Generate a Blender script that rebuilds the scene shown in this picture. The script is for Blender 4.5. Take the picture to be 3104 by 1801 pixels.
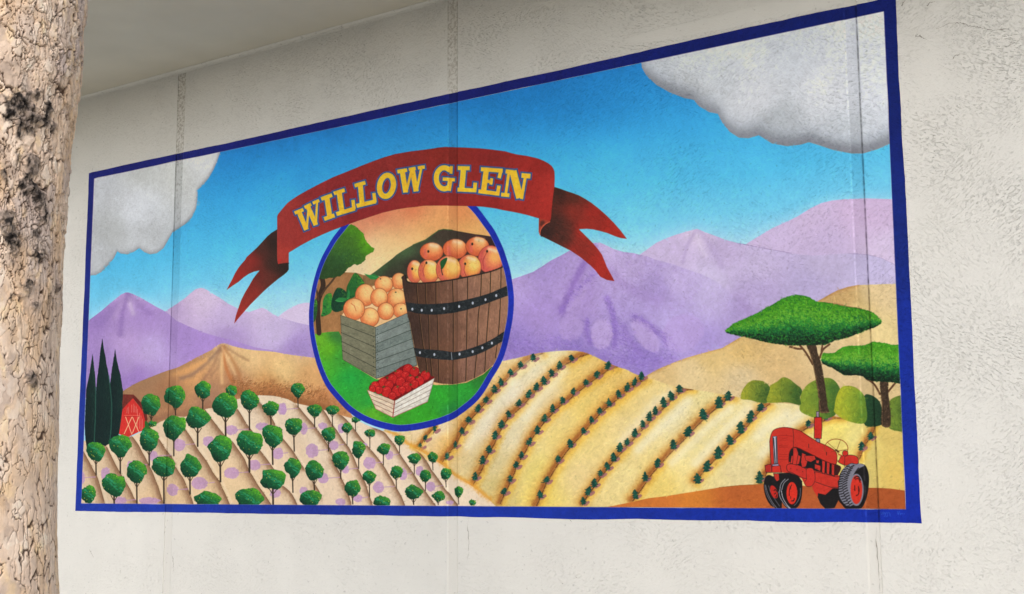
import bpy, bmesh, math, random
import numpy as np
from mathutils import Vector, Matrix

random.seed(7)
rng = np.random.default_rng(7)
for o in list(bpy.data.objects):
    bpy.data.objects.remove(o, do_unlink=True)
scene = bpy.context.scene
COL = scene.collection

# ------------------------------------------------------------------ camera
# wall plane is y = 0 (facing -y), x runs right along the wall, z up
F_PX, IMG_W, IMG_H = 3902.3, 3104.0, 1801.0
CAM = Vector((7.68, -5.68, 1.606))
C_RIGHT = Vector((0.81914883, 0.57354758, -0.00619385)).normalized()
C_FWD = Vector((-0.56724976, 0.81165974, 0.13941372)).normalized()
C_DOWN = C_FWD.cross(C_RIGHT).normalized()
C_UP = -C_DOWN
cam_d = bpy.data.cameras.new("camera")
cam = bpy.data.objects.new("camera", cam_d)
COL.objects.link(cam)
m = Matrix((C_RIGHT, C_UP, -C_FWD)).transposed().to_4x4()
m.translation = CAM
cam.matrix_world = m
cam_d.sensor_fit = 'HORIZONTAL'
cam_d.sensor_width = 36.0
cam_d.lens = 36.0 * F_PX / IMG_W
cam_d.clip_start = 0.05
cam_d.clip_end = 600
scene.camera = cam

# ------------------------------------------------------------------ world, sun, exposure
SUN_EL, SUN_AZ = math.radians(29), math.radians(152)      # azimuth clockwise from +y
world = bpy.data.worlds.new("World")
scene.world = world
world.use_nodes = True
nt = world.node_tree
nt.nodes.clear()
sky = nt.nodes.new("ShaderNodeTexSky")
sky.sky_type = 'NISHITA'
sky.sun_disc = False
sky.sun_elevation = SUN_EL
sky.sun_rotation = SUN_AZ
sky.air_density = 1.0
sky.dust_density = 2.0
sky.ozone_density = 1.0
hsv = nt.nodes.new("ShaderNodeHueSaturation")
hsv.inputs['Saturation'].default_value = 0.5
bg = nt.nodes.new("ShaderNodeBackground")
bg.inputs["Strength"].default_value = 0.13
wo = nt.nodes.new("ShaderNodeOutputWorld")
nt.links.new(sky.outputs[0], hsv.inputs['Color'])
nt.links.new(hsv.outputs[0], bg.inputs[0])
nt.links.new(bg.outputs[0], wo.inputs[0])
sd = bpy.data.lights.new("sun", 'SUN')
sd.energy = 0.56
sd.angle = math.radians(60)
sd.color = (1.0, 0.998, 0.99)
sun = bpy.data.objects.new("sun", sd)
COL.objects.link(sun)
sdir = Vector((math.sin(SUN_AZ) * math.cos(SUN_EL), math.cos(SUN_AZ) * math.cos(SUN_EL), math.sin(SUN_EL)))
sun.rotation_euler = sdir.to_track_quat('Z', 'Y').to_euler()
sun.location = (4, -12, 14)
scene.view_settings.view_transform = 'Standard'
scene.view_settings.look = 'None'
scene.view_settings.gamma = 1.0
scene.view_settings.use_curve_mapping = False
scene.view_settings.exposure = 0.44
scene.cycles.max_bounces = 8
scene.cycles.diffuse_bounces = 5

# ------------------------------------------------------------------ measures
MW, MH, MZ = 5.8793, 2.4, 1.4          # mural outer width, height, height of its lower edge
PHI = 0.0


def pix2wall(x, y):
    """point of the photograph (3104 x 1801) -> (x, z) on the wall plane"""
    d = C_FWD + C_RIGHT * ((x - IMG_W / 2) / F_PX) - C_UP * ((y - IMG_H / 2) / F_PX)
    t = -CAM.y / d.y
    return CAM.x + d.x * t, CAM.z + d.z * t


# ------------------------------------------------------------------ helpers
def tag(o, label=None, cat=None, group=None, kind=None):
    if label: o["label"] = label
    if cat: o["category"] = cat
    if group: o["group"] = group
    if kind: o["kind"] = kind
    return o


def empty(name, loc=(0, 0, 0)):
    o = bpy.data.objects.new(name, None)
    COL.objects.link(o)
    o.location = loc
    o.empty_display_size = 0.1
    return o


def mesh_obj(name, me, mat=None, parent=None):
    o = bpy.data.objects.new(name, me)
    COL.objects.link(o)
    if mat: me.materials.append(mat)
    if parent: o.parent = parent
    return o


def N(nt, t, **kw):
    n = nt.nodes.new(t)
    for k, v in kw.items():
        if k in n.inputs.keys(): n.inputs[k].default_value = v
        else: setattr(n, k, v)
    return n


def ramp(nt, stops):
    r = nt.nodes.new("ShaderNodeValToRGB")
    e = r.color_ramp.elements
    e[0].position, e[0].color = stops[0][0], stops[0][1]
    e[1].position, e[1].color = stops[-1][0], stops[-1][1]
    for p, c in stops[1:-1]:
        x = e.new(p); x.color = c
    return r


G = lambda v: (v, v, v, 1)


def stucco_bump(nt, amount=1.0):
    """dashed trowel stucco relief in world coordinates, shared by the wall and the paint on it"""
    L = nt.links
    geo = N(nt, "ShaderNodeNewGeometry")
    sep = N(nt, "ShaderNodeSeparateXYZ"); L.new(geo.outputs['Position'], sep.inputs[0])
    cmb = N(nt, "ShaderNodeCombineXYZ")
    L.new(sep.outputs[0], cmb.inputs[0]); L.new(sep.outputs[2], cmb.inputs[1])
    # swirl the coordinates a little
    w = N(nt, "ShaderNodeTexNoise", Scale=1.3, Detail=1.0); L.new(cmb.outputs[0], w.inputs['Vector'])
    wm = N(nt, "ShaderNodeVectorMath", operation='MULTIPLY_ADD')
    L.new(w.outputs['Color'], wm.inputs[0]); wm.inputs[1].default_value = (.30, .30, 0); L.new(cmb.outputs[0], wm.inputs[2])
    outs = []
    for ang, sx, sy, seed in ((32, 42, 112, 0), (-30, 40, 120, 5.3)):
        mp = N(nt, "ShaderNodeMapping"); mp.inputs['Rotation'].default_value = (0, 0, math.radians(-ang))
        mp.inputs['Location'].default_value = (seed, seed, 0)
        L.new(wm.outputs[0], mp.inputs[0])
        sc = N(nt, "ShaderNodeVectorMath", operation='MULTIPLY'); sc.inputs[1].default_value = (sx, sy, 1)
        L.new(mp.outputs[0], sc.inputs[0])
        no = N(nt, "ShaderNodeTexNoise", Scale=1.0, Detail=3.0, Roughness=.6); L.new(sc.outputs[0], no.inputs['Vector'])
        r = ramp(nt, [(.0, G(0)), (.36, G(.0)), (.43, G(.9)), (1, G(1))]); L.new(no.outputs[0], r.inputs[0])
        outs.append(r.outputs[0])
    # which direction rules where, and where the plaster is smoother
    sel = N(nt, "ShaderNodeTexNoise", Scale=1.6, Detail=2.0); L.new(cmb.outputs[0], sel.inputs['Vector'])
    sr = ramp(nt, [(.45, G(0)), (.55, G(1))]); L.new(sel.outputs[0], sr.inputs[0])
    mx = N(nt, "ShaderNodeMix", data_type='FLOAT')
    L.new(sr.outputs[0], mx.inputs[0]); L.new(outs[0], mx.inputs[2]); L.new(outs[1], mx.inputs[3])
    am = N(nt, "ShaderNodeTexNoise", Scale=2.6, Detail=4.0, Roughness=.65); L.new(geo.outputs['Position'], am.inputs['Vector'])
    ar = ramp(nt, [(.36, G(.12)), (.6, G(1))]); L.new(am.outputs[0], ar.inputs[0])
    gt = N(nt, "ShaderNodeTexNoise", Scale=38.0, Detail=4.0, Roughness=.75); L.new(geo.outputs['Position'], gt.inputs['Vector'])
    gr_ = ramp(nt, [(.34, G(.3)), (.46, G(1))]); L.new(gt.outputs[0], gr_.inputs[0])
    mm = N(nt, "ShaderNodeMath", operation='MULTIPLY'); L.new(mx.outputs[0], mm.inputs[0]); L.new(gr_.outputs[0], mm.inputs[1])
    mx = mm
    ma = N(nt, "ShaderNodeMath", operation='MULTIPLY'); L.new(mx.outputs[0], ma.inputs[0]); L.new(ar.outputs[0], ma.inputs[1])
    # the upper wall and the right end are rougher than the low, left part
    zr = N(nt, "ShaderNodeMapRange"); zr.inputs[1].default_value = 1.2; zr.inputs[2].default_value = 3.2
    zr.inputs[3].default_value = .5; zr.inputs[4].default_value = .95; L.new(sep.outputs[2], zr.inputs[0])
    xr = N(nt, "ShaderNodeMapRange"); xr.inputs[1].default_value = 0.0; xr.inputs[2].default_value = 6.2
    xr.inputs[3].default_value = .75; xr.inputs[4].default_value = 1.15; L.new(sep.outputs[0], xr.inputs[0])
    zx = N(nt, "ShaderNodeMath", operation='MULTIPLY'); L.new(zr.outputs[0], zx.inputs[0]); L.new(xr.outputs[0], zx.inputs[1])
    m3 = N(nt, "ShaderNodeMath", operation='MULTIPLY'); L.new(ma.outputs[0], m3.inputs[0]); L.new(zx.outputs[0], m3.inputs[1])
    ma = m3
    b1 = N(nt, "ShaderNodeBump", Strength=.9 * amount, Distance=.0045); L.new(ma.outputs[0], b1.inputs['Height'])
    fn = N(nt, "ShaderNodeTexNoise", Scale=85.0, Detail=5.0, Roughness=.7); L.new(geo.outputs['Position'], fn.inputs['Vector'])
    b2 = N(nt, "ShaderNodeBump", Strength=.85 * amount, Distance=.0037); L.new(fn.outputs[0], b2.inputs['Height'])
    L.new(b1.outputs[0], b2.inputs['Normal'])
    lg = N(nt, "ShaderNodeTexNoise", Scale=7.0, Detail=2.0); L.new(geo.outputs['Position'], lg.inputs['Vector'])
    b3 = N(nt, "ShaderNodeBump", Strength=.5 * amount, Distance=.006); L.new(lg.outputs[0], b3.inputs['Height'])
    L.new(b2.outputs[0], b3.inputs['Normal'])
    return geo, sep, b3, ma


def new_mat(name, rough=.8, spec=.3):
    mt = bpy.data.materials.new(name)
    mt.use_nodes = True
    b = mt.node_tree.nodes["Principled BSDF"]
    b.inputs['Roughness'].default_value = rough
    b.inputs['Specular IOR Level'].default_value = spec
    return mt, mt.node_tree, b


def flat_mat(name, base, var=.15, scale=8, rough=.85, bump=.3):
    mt, nt, b = new_mat(name, rough)
    geo = N(nt, "ShaderNodeNewGeometry")
    no = N(nt, "ShaderNodeTexNoise", Scale=scale, Detail=6.0)
    nt.links.new(geo.outputs['Position'], no.inputs['Vector'])
    lo = tuple(c * (1 - var) for c in base) + (1,); hi = tuple(min(1, c * (1 + var)) for c in base) + (1,)
    r = ramp(nt, [(.3, lo), (.7, hi)]); nt.links.new(no.outputs[0], r.inputs[0])
    nt.links.new(r.outputs[0], b.inputs['Base Color'])
    bp = N(nt, "ShaderNodeBump", Strength=bump, Distance=.004); nt.links.new(no.outputs[0], bp.inputs['Height'])
    nt.links.new(bp.outputs[0], b.inputs['Normal'])
    return mt


def box_mesh(name, x0, x1, y0, y1, z0, z1):
    v = [(x, y, z) for z in (z0, z1) for y in (y0, y1) for x in (x0, x1)]
    f = [(0, 2, 3, 1), (4, 5, 7, 6), (0, 1, 5, 4), (2, 6, 7, 3), (0, 4, 6, 2), (1, 3, 7, 5)]
    me = bpy.data.meshes.new(name); me.from_pydata(v, [], f); me.update()
    return me


# joints in the wall: (x of groove, side of the shallow band, band width)
JOINTS = [(pix2wall(527, 700)[0], +1, .070), (pix2wall(1386, 900)[0], -1, .066), (pix2wall(2634, 900)[0], -1, .058)]
J_BAND, J_GROOVE = .0028, .0055


def joint_cuts():
    xs = []
    for gx, s, w in JOINTS:
        a, b = gx, gx + s * w
        xs += [gx - .0035, gx - .0015, gx + .0015, gx + .0035, b - .004, b + .004]
    return xs


def joint_depth(x):
    d = 0.0
    for gx, s, w in JOINTS:
        if abs(x - gx) < .0016: return J_GROOVE
        t = (x - gx) * s
        if t > 0:
            if t < .0036: return J_BAND
            d = max(d, J_BAND * min(1, max(0, (w + .004 - t) / .008)))
    return d
# ------------------------------------------------------------------ the painting: a canvas in wall space
CW, CH = 2940, 1200
S_ = C_RIGHT, C_UP, C_FWD


def _homog():
    """wall (u, v in 0..1 of the mural) -> photo pixels"""
    def proj(u, v):
        p = Vector((u * MW, 0, MZ + v * MH)) - CAM
        z = p.dot(C_FWD)
        return IMG_W / 2 + F_PX * p.dot(C_RIGHT) / z, IMG_H / 2 - F_PX * p.dot(C_UP) / z
    A = []
    for u, v in ((0, 0), (1, 0), (1, 1), (0, 1)):
        x, y = proj(u, v)
        A.append([u, v, 1, 0, 0, 0, -x * u, -x * v, -x]); A.append([0, 0, 0, u, v, 1, -y * u, -y * v, -y])
    _, _, V = np.linalg.svd(np.array(A))
    H = V[-1].reshape(3, 3)
    return H / H[2, 2]


HM = _homog()
HI = np.linalg.inv(HM)


def to_canvas(p):
    p = np.asarray(p, float)
    q = np.c_[p, np.ones(len(p))] @ HI.T
    q = q[:, :2] / q[:, 2:]
    return np.c_[q[:, 0] * CW, (1 - q[:, 1]) * CH]


_uu, _vv = np.meshgrid((np.arange(CW) + .5) / CW, 1 - (np.arange(CH) + .5) / CH)
_w = HM[2, 0] * _uu + HM[2, 1] * _vv + HM[2, 2]
PX = ((HM[0, 0] * _uu + HM[0, 1] * _vv + HM[0, 2]) / _w).astype(np.float32)
PY = ((HM[1, 0] * _uu + HM[1, 1] * _vv + HM[1, 2]) / _w).astype(np.float32)
UU, VV = _uu.astype(np.float32), _vv.astype(np.float32)
CAN = np.zeros((CH, CW, 3), np.float32)


def vnoise(cell, seed=0, aniso=1.0):
    r = np.random.default_rng(seed)
    gh, gw = int(CH / cell * aniso) + 3, int(CW / cell) + 3
    g = r.random((gh, gw), dtype=np.float32)
    yy = np.arange(CH) / cell * aniso; xx = np.arange(CW) / cell
    y0 = yy.astype(int); x0 = xx.astype(int)
    fy = (yy - y0).astype(np.float32); fx = (xx - x0).astype(np.float32)
    fy = fy * fy * (3 - 2 * fy); fx = fx * fx * (3 - 2 * fx)
    a = g[y0][:, x0]; b = g[y0][:, x0 + 1]; c = g[y0 + 1][:, x0]; d = g[y0 + 1][:, x0 + 1]
    top = a + (b - a) * fx; bot = c + (d - c) * fx
    return (top + (bot - top) * fy[:, None]) * 2 - 1


N_F = vnoise(5, 1) * .6 + vnoise(11, 2) * .4
N_M = vnoise(24, 3) * .5 + vnoise(60, 4) * .5
N_L = vnoise(150, 5) * .6 + vnoise(320, 6) * .4


def rgb(*c): return np.array(c, np.float32) / 255


def catmull(p, closed=True, n=5):
    p = np.asarray(p, float)
    k = len(p); out = []
    rngi = range(k if closed else k - 1)
    for i in rngi:
        if closed: a, b, c, d = p[(i - 1) % k], p[i], p[(i + 1) % k], p[(i + 2) % k]
        else: a, b, c, d = p[max(i - 1, 0)], p[i], p[i + 1], p[min(i + 2, k - 1)]
        for j in range(n):
            t = j / n
            out.append(.5 * (2 * b + (c - a) * t + (2 * a - 5 * b + 4 * c - d) * t * t + (3 * b - a - 3 * c + d) * t ** 3))
    if not closed: out.append(p[-1])
    return np.array(out)


def jag(p, amp, step=3.0, seed=0):
    """roughen an outline"""
    r = np.random.default_rng(seed + int(abs(p[0][0])))
    out = []
    k = len(p)
    for i in range(k):
        a, b = p[i], p[(i + 1) % k]
        n = max(1, int(np.hypot(*(b - a)) / step))
        for j in range(n):
            q = a + (b - a) * j / n
            out.append(q + r.normal(0, amp, 2))
    return np.array(out)


def P(ox, oy, sc, s):
    """points read off an enlarged crop with origin (ox, oy) and scale sc"""
    a = np.array([float(t) for t in s.replace(',', ' ').split()]).reshape(-1, 2)
    return a / sc + (ox, oy)


ZA = lambda s: P(660, 420, 4, s)
ZB = lambda s: P(1280, 420, 4, s)
ZC = lambda s: P(660, 780, 4, s)
ZD = lambda s: P(940, 640, 4, s)
ZE = lambda s: P(940, 960, 4, s)
ZF = lambda s: P(2180, 1220, 4, s)
ZG = lambda s: P(240, 1140, 4, s)
ZH = lambda s: P(240, 1220, 4, s)
ZI = lambda s: P(860, 1200, 4, s)
ZJ = lambda s: P(1260, 1040, 4, s)
ZK = lambda s: P(1380, 1200, 4, s)
ZL = lambda s: P(1860, 1100, 4, s)
ZM = lambda s: P(2160, 860, 4, s)
ZN = lambda s: P(1840, 0, 2, s)
ZO = lambda s: P(1540, 560, 2, s)
ZQ = lambda s: P(240, 840, 3, s)
ZR2 = lambda s: P(0, 400, 2.924, s)
ZR3 = lambda s: P(0, 900, 2.924, s)
cat = lambda *a: np.concatenate(a)


class Mask:
    def __init__(s, sl, a): s.sl, s.a = sl, a


def poly_mask(pts, ss=3, pad=0):
    """anti-aliased polygon coverage, scanline"""
    c = to_canvas(pts)
    x0, y0 = np.floor(c.min(0)).astype(int) - 1 - pad; x1, y1 = np.ceil(c.max(0)).astype(int) + 2 + pad
    x0, y0, x1, y1 = max(x0, 0), max(y0, 0), min(x1, CW), min(y1, CH)
    if x1 <= x0 or y1 <= y0: return Mask((slice(0, 1), slice(0, 1)), np.zeros((1, 1), np.float32))
    w, h = x1 - x0, y1 - y0
    X, Y = c[:, 0] - x0, c[:, 1] - y0
    X2, Y2 = np.roll(X, -1), np.roll(Y, -1)
    acc = np.zeros((h, w + 2), np.float32)
    for r in range(h * ss):
        yy = (r + .5) / ss
        hit = (Y <= yy) != (Y2 <= yy)
        if not hit.any(): continue
        xs = np.sort(X[hit] + (yy - Y[hit]) / (Y2[hit] - Y[hit]) * (X2[hit] - X[hit]))
        xs = np.clip(xs, 0, w)
        row = acc[r // ss]
        for k in range(0, len(xs) - 1, 2):
            for v, sg in ((xs[k], 1.), (xs[k + 1], -1.)):
                i = int(v); f = v - i
                row[i] += sg * (1 - f); row[i + 1] += sg * f
    a = np.cumsum(acc, 1)[:, :w] / ss
    return Mask((slice(y0, y1), slice(x0, x1)), np.clip(a, 0, 1).astype(np.float32))


def blur(a, r):
    r = int(r)
    if r < 1: return a
    for _ in range(2):
        for ax in (0, 1):
            p = np.pad(a, [(r + 1, r) if i == ax else (0, 0) for i in (0, 1)], mode='edge').astype(np.float64)
            cs = np.cumsum(p, ax)
            n = 2 * r + 1
            a = ((cs[n:] - cs[:-n]) if ax == 0 else (cs[:, n:] - cs[:, :-n])) / n
    return a.astype(np.float32)


def col_at(sl, color):
    if callable(color): return color(sl)
    return np.broadcast_to(np.asarray(color, np.float32), CAN[sl].shape)


def put(mk, color, alpha=1.0, tex=.03, mul=None):
    a = mk.a * alpha
    if mul is not None: a = a * mul
    c = col_at(mk.sl, color)
    if tex: c = c * (1 + tex * (N_F[mk.sl] + .7 * N_M[mk.sl]))[..., None]
    CAN[mk.sl] += (c - CAN[mk.sl]) * a[..., None]


def idw(*cp, pw=1.6, soft=400):
    """colour field from control points (x, y, (r,g,b)) in photo pixels"""
    def f(sl):
        x, y = PX[sl], PY[sl]
        num = np.zeros(x.shape + (3,), np.float32); den = np.zeros(x.shape, np.float32)
        for cx, cy, c in cp:
            w = 1 / (((x - cx) ** 2 + (y - cy) ** 2) + soft) ** pw
            num += w[..., None] * (np.array(c, np.float32) / 255); den += w
        return num / den[..., None]
    return f


def seg_dist(pl, pad):
    """distance (photo px) and side to a polyline, in its padded box"""
    pl = np.asarray(pl, float)
    lo, hi = pl.min(0) - pad, pl.max(0) + pad
    c = to_canvas([(lo[0], lo[1]), (hi[0], lo[1]), (hi[0], hi[1]), (lo[0], hi[1])])
    x0, y0 = np.clip(np.floor(c.min(0)).astype(int), 0, [CW - 1, CH - 1]); x1, y1 = np.clip(np.ceil(c.max(0)).astype(int), 1, [CW, CH])
    x1, y1 = max(x1, x0 + 1), max(y1, y0 + 1)
    sl = (slice(y0, y1), slice(x0, x1))
    x, y = PX[sl], PY[sl]
    D = np.full(x.shape, 1e9, np.float32); SD = np.zeros(x.shape, np.float32); T = np.zeros(x.shape, np.float32)
    n = len(pl) - 1
    for i in range(n):
        a, b = pl[i], pl[i + 1]
        d = b - a; l2 = d @ d + 1e-9
        t = np.clip(((x - a[0]) * d[0] + (y - a[1]) * d[1]) / l2, 0, 1)
        dd = np.hypot(x - a[0] - t * d[0], y - a[1] - t * d[1])
        cr = (x - a[0]) * d[1] - (y - a[1]) * d[0]
        k = dd < D
        D[k] = dd[k]; SD[k] = cr[k]; T[k] = ((i + t) / n)[k]
    return sl, D, SD, T


def line(pl, w, color, alpha=1.0, soft=.8, taper=False, clip=None, tex=.03):
    sl, D, _, T = seg_dist(pl, w * 2 + 3)
    ww = w * .5 * ((1 - .85 * T) if taper else 1)
    a = np.clip((ww - D) / soft + .5, 0, 1) * alpha
    if clip is not None: a = a * clip[sl]
    put(Mask(sl, a.astype(np.float32)), color, tex=tex)


def glow(pl, w, color, alpha=.6, side=0, clip=None, noise=.3, core=0.0):
    """soft brushed band along a line; side +1/-1 keeps one side of it"""
    sl, D, SD, T = seg_dist(pl, w * 2.6)
    D = np.maximum(0, D * (1 + noise * N_F[sl] + noise * .6 * N_M[sl]) - core)
    a = np.exp(-(D / w) ** 2) * alpha
    if side: a = a * np.clip(SD * side / np.maximum(np.abs(SD), 1e-6) * .5 * np.minimum(D, 1.5) / 1.5 + .5, 0, 1) ** 1.0 * (np.where(SD * side > 0, 1, np.exp(-(D / 1.5) ** 2)))
    if clip is not None: a = a * clip[sl]
    put(Mask(sl, a.astype(np.float32)), color, tex=.02)


def ellipse(cx, cy, rx, ry, n=28, rot=0.0):
    t = np.linspace(0, 2 * np.pi, n, endpoint=False)
    x, y = rx * np.cos(t), ry * np.sin(t)
    c, s = math.cos(rot), math.sin(rot)
    return np.c_[cx + x * c - y * s, cy + x * s + y * c]


def dabs(cx, cy, col, ln=4, w=1.6, ang=None, alpha=.75, clip=None):
    """many short brush strokes at photo positions"""
    n = len(cx)
    if n == 0: return
    if ang is None: ang = rng.random(n) * 6.28
    ang = np.broadcast_to(ang, (n,))
    a = to_canvas(np.c_[cx - np.cos(ang) * ln / 2, cy - np.sin(ang) * ln / 2]); b = to_canvas(np.c_[cx + np.cos(ang) * ln / 2, cy + np.sin(ang) * ln / 2])
    sc = np.hypot(*(b - a).T) / ln
    ws = np.maximum(.7, w * sc * .5)
    for i in range(n):
        x0, y0 = np.minimum(a[i], b[i]) - ws[i] - 1; x1, y1 = np.maximum(a[i], b[i]) + ws[i] + 2
        x0, y0, x1, y1 = max(int(x0), 0), max(int(y0), 0), min(int(x1), CW), min(int(y1), CH)
        if x1 <= x0 or y1 <= y0: continue
        yy, xx = np.ogrid[y0:y1, x0:x1]
        d = b[i] - a[i]
        t = np.clip(((xx - a[i, 0]) * d[0] + (yy - a[i, 1]) * d[1]) / (d @ d + 1e-6), 0, 1)
        D = np.hypot(xx - a[i, 0] - t * d[0], yy - a[i, 1] - t * d[1])
        al = np.clip(ws[i] - D + .5, 0, 1) * alpha
        if clip is not None: al = al * clip[y0:y1, x0:x1]
        s = CAN[y0:y1, x0:x1]
        s += (col[i] - s) * al[..., None]


def full(mk):
    a = np.zeros((CH, CW), np.float32); a[mk.sl] = mk.a; return a


def scatter(mk, n):
    """n random photo points inside a mask"""
    ys, xs = np.nonzero(mk.a > .5)
    if len(ys) == 0: return np.zeros(0), np.zeros(0)
    k = rng.integers(0, len(ys), n)
    yy, xx = ys[k] + mk.sl[0].start, xs[k] + mk.sl[1].start
    return PX[yy, xx].astype(float), PY[yy, xx].astype(float)


# registry of painted shapes that become parts of the mural
SHAPES = []


def clip_convex(sub, clip):
    sub = [np.asarray(p, float) for p in sub]
    clip = np.asarray(clip, float)
    area = 0.5 * np.sum(clip[:, 0] * np.roll(clip[:, 1], -1) - np.roll(clip[:, 0], -1) * clip[:, 1])
    sg = 1 if area > 0 else -1
    for i in range(len(clip)):
        a, b = clip[i], clip[(i + 1) % len(clip)]
        ins = lambda p: sg * ((b[0] - a[0]) * (p[1] - a[1]) - (b[1] - a[1]) * (p[0] - a[0])) >= 0
        out = []
        for j in range(len(sub)):
            p, q = sub[j], sub[(j + 1) % len(sub)]
            ip, iq = ins(p), ins(q)
            if ip: out.append(p)
            if ip != iq:
                d1 = (b[0] - a[0]) * (p[1] - a[1]) - (b[1] - a[1]) * (p[0] - a[0])
                d2 = (b[0] - a[0]) * (q[1] - a[1]) - (b[1] - a[1]) * (q[0] - a[0])
                out.append(p + (q - p) * d1 / (d1 - d2))
        sub = out
        if len(sub) < 3: return None
    return np.array(sub)


INNER = np.array([(285.9, 541.9), (2679, 35), (2745.7, 1543.8), (246.7, 1526)])
CLIP2 = [None]          # extra convex clip (the medallion)


def reg(name, pts, parent=None, label=None, key=None):
    p = clip_convex(pts, INNER)
    if p is not None and CLIP2[0] is not None: p = clip_convex(p, CLIP2[0])
    if p is None or len(p) < 3: return None
    SHAPES.append(dict(name=name, pts=p, parent=parent, label=label, key=key))
    return len(SHAPES) - 1


def shape(name, pts, color, parent=None, label=None, key=None, smooth=False, rough=0, seed=0, tex=.03, soft=0, clip=None, part=True, alpha=1):
    p = catmull(pts) if smooth else np.asarray(pts, float)
    if rough: p = jag(p, rough, 3.5, seed)
    mk = poly_mask(p, pad=3 * soft)
    if soft: mk.a = blur(mk.a, soft)
    put(mk, color, tex=tex, alpha=alpha, mul=None if clip is None else clip[mk.sl])
    if part and name:
        i = reg(name, catmull(pts, n=3) if smooth else pts, parent, label, key)
        mk.idx = i
    return mk


def shade_in(mk, dx, dy, r, color, alpha=.8):
    """paint the rim of a mask on the side (dx, dy): painted modelling of the form"""
    b = blur(np.pad(mk.a, r * 2), r)
    s = np.roll(b, (-int(dy), -int(dx)), (0, 1))[r * 2:-r * 2, r * 2:-r * 2]
    a = np.clip(1 - s, 0, 1) * mk.a
    put(Mask(mk.sl, a), color, alpha=alpha, tex=.03)


def foliage(mk, dark, mid, light, n, ln=4.5, w=2.0, lx=.5, ly=-.85, spread=.3, ang=None, hi=None):
    cx, cy = scatter(mk, n)
    if len(cx) == 0: return
    bx, by = (cx.min() + cx.max()) / 2, (cy.min() + cy.max()) / 2
    rx, ry = max(3, (cx.max() - cx.min()) / 2), max(3, (cy.max() - cy.min()) / 2)
    t = ((cx - bx) / rx * lx + (cy - by) / ry * ly) * .75 + rng.normal(0, spread, len(cx)) * .7
    t = np.clip(t, -1, 1)[:, None]
    c = np.where(t < 0, mid + (dark - mid) * -t, mid + (light - mid) * t)
    c = c * (1 + rng.normal(0, .07, (len(cx), 1)))
    dabs(cx, cy, c.astype(np.float32), ln=ln, w=w, ang=ang, alpha=.8, clip=full_cache(mk))
    if hi is not None:
        k = rng.random(len(cx)) < .02
        dabs(cx[k], cy[k], np.broadcast_to(hi, (k.sum(), 3)), ln=2, w=1.6, alpha=.8)


class _Lazy:
    def __init__(s, mk): s.m = mk
    def __getitem__(s, k):
        ys, xs = k
        y0, x0 = s.m.sl[0].start, s.m.sl[1].start
        h, w = s.m.a.shape
        out = np.zeros((ys.stop - ys.start, xs.stop - xs.start), np.float32)
        ya, yb = max(ys.start, y0), min(ys.stop, y0 + h); xa, xb = max(xs.start, x0), min(xs.stop, x0 + w)
        if yb > ya and xb > xa:
            out[ya - ys.start:yb - ys.start, xa - xs.start:xb - xs.start] = s.m.a[ya - y0:yb - y0, xa - x0:xb - x0]
        return np.minimum(1, out * 1.0)


def full_cache(mk): return _Lazy(mk)
# ------------------------------------------------------------------ what is painted on the wall
def bgmask():
    return Mask((slice(0, CH), slice(0, CW)), np.ones((CH, CW), np.float32))


def sky_color(sl):
    x, y = PX[sl], PY[sl]
    v = VV[sl] + .012 * N_L[sl]
    st = [(.50, (168, 212, 232)), (.56, (146, 204, 230)), (.62, (110, 192, 226)), (.70, (82, 178, 220)), (.80, (62, 160, 212)), (.88, (48, 142, 200)), (.955, (36, 122, 184)), (1.0, (30, 108, 170))]
    vs = [s[0] for s in st]
    c = np.stack([np.interp(v, vs, [s[1][k] / 255 for s in st]) for k in range(3)], -1).astype(np.float32)
    # darker passage above the ribbon, as painted
    d = np.exp(-((x - 1660) / 330) ** 2 - ((y - 330) / 90) ** 2)[..., None] * .35
    c = c * (1 - d) + rgb(20, 98, 158) * d
    g = np.clip((760 - x) / 500, 0, 1)[..., None] * .25
    return c * (1 - g) + rgb(92, 172, 208) * g


put(bgmask(), sky_color, tex=.035)
SKY_OUT = cat(ZN("0,430 850,250"), np.array([(2679, 35), (2745, 1543), (247, 1526), (286, 542)]))
reg('painted_sky', INNER, label='painted blue sky deepening towards the top of the mural')

# --- clouds
CL = cat(ZR2("700,1272 650,200 1200,100 1560,60 2000,40"), ZR2("1925,260 1895,330 1850,410 1790,480 1752,515 1752,580 1738,680 1700,760 1640,820 1580,855 1530,890 1490,960 1450,1030 1390,1075 1330,1085 1280,1065 1235,1030 1190,1060 1130,1085 1070,1078 1040,1058 1010,1120 960,1180 900,1240 850,1268 803,1272"))
mk = shape('painted_cloud', CL, idw((300, 560, (179, 181, 184)), (420, 640, (200, 202, 206)), (330, 700, (170, 172, 172)), (540, 510, (189, 189, 185)), (430, 500, (176, 177, 174)), (300, 780, (176, 178, 180)), (600, 480, (197, 197, 197)), (450, 720, (179, 181, 183))), label='smaller grey painted cloud in the top left corner of the mural', tex=.05)
shade_in(mk, 5, 9, 6, rgb(136, 138, 144), .7)
shade_in(mk, 2, 3, 2, rgb(122, 121, 126), .45)
CRL = cat(ZN("200,300 850,100 1520,-60 1900,-120 1950,400 1960,760"), ZN("1640,905 1555,930 1480,930 1380,912 1290,882 1225,862 1170,878 1090,886 1000,870 945,835 920,820 860,838 800,835 745,800 700,745 672,690 620,680 560,645 525,605 470,595 380,560 300,515 240,460 212,410"))
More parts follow.
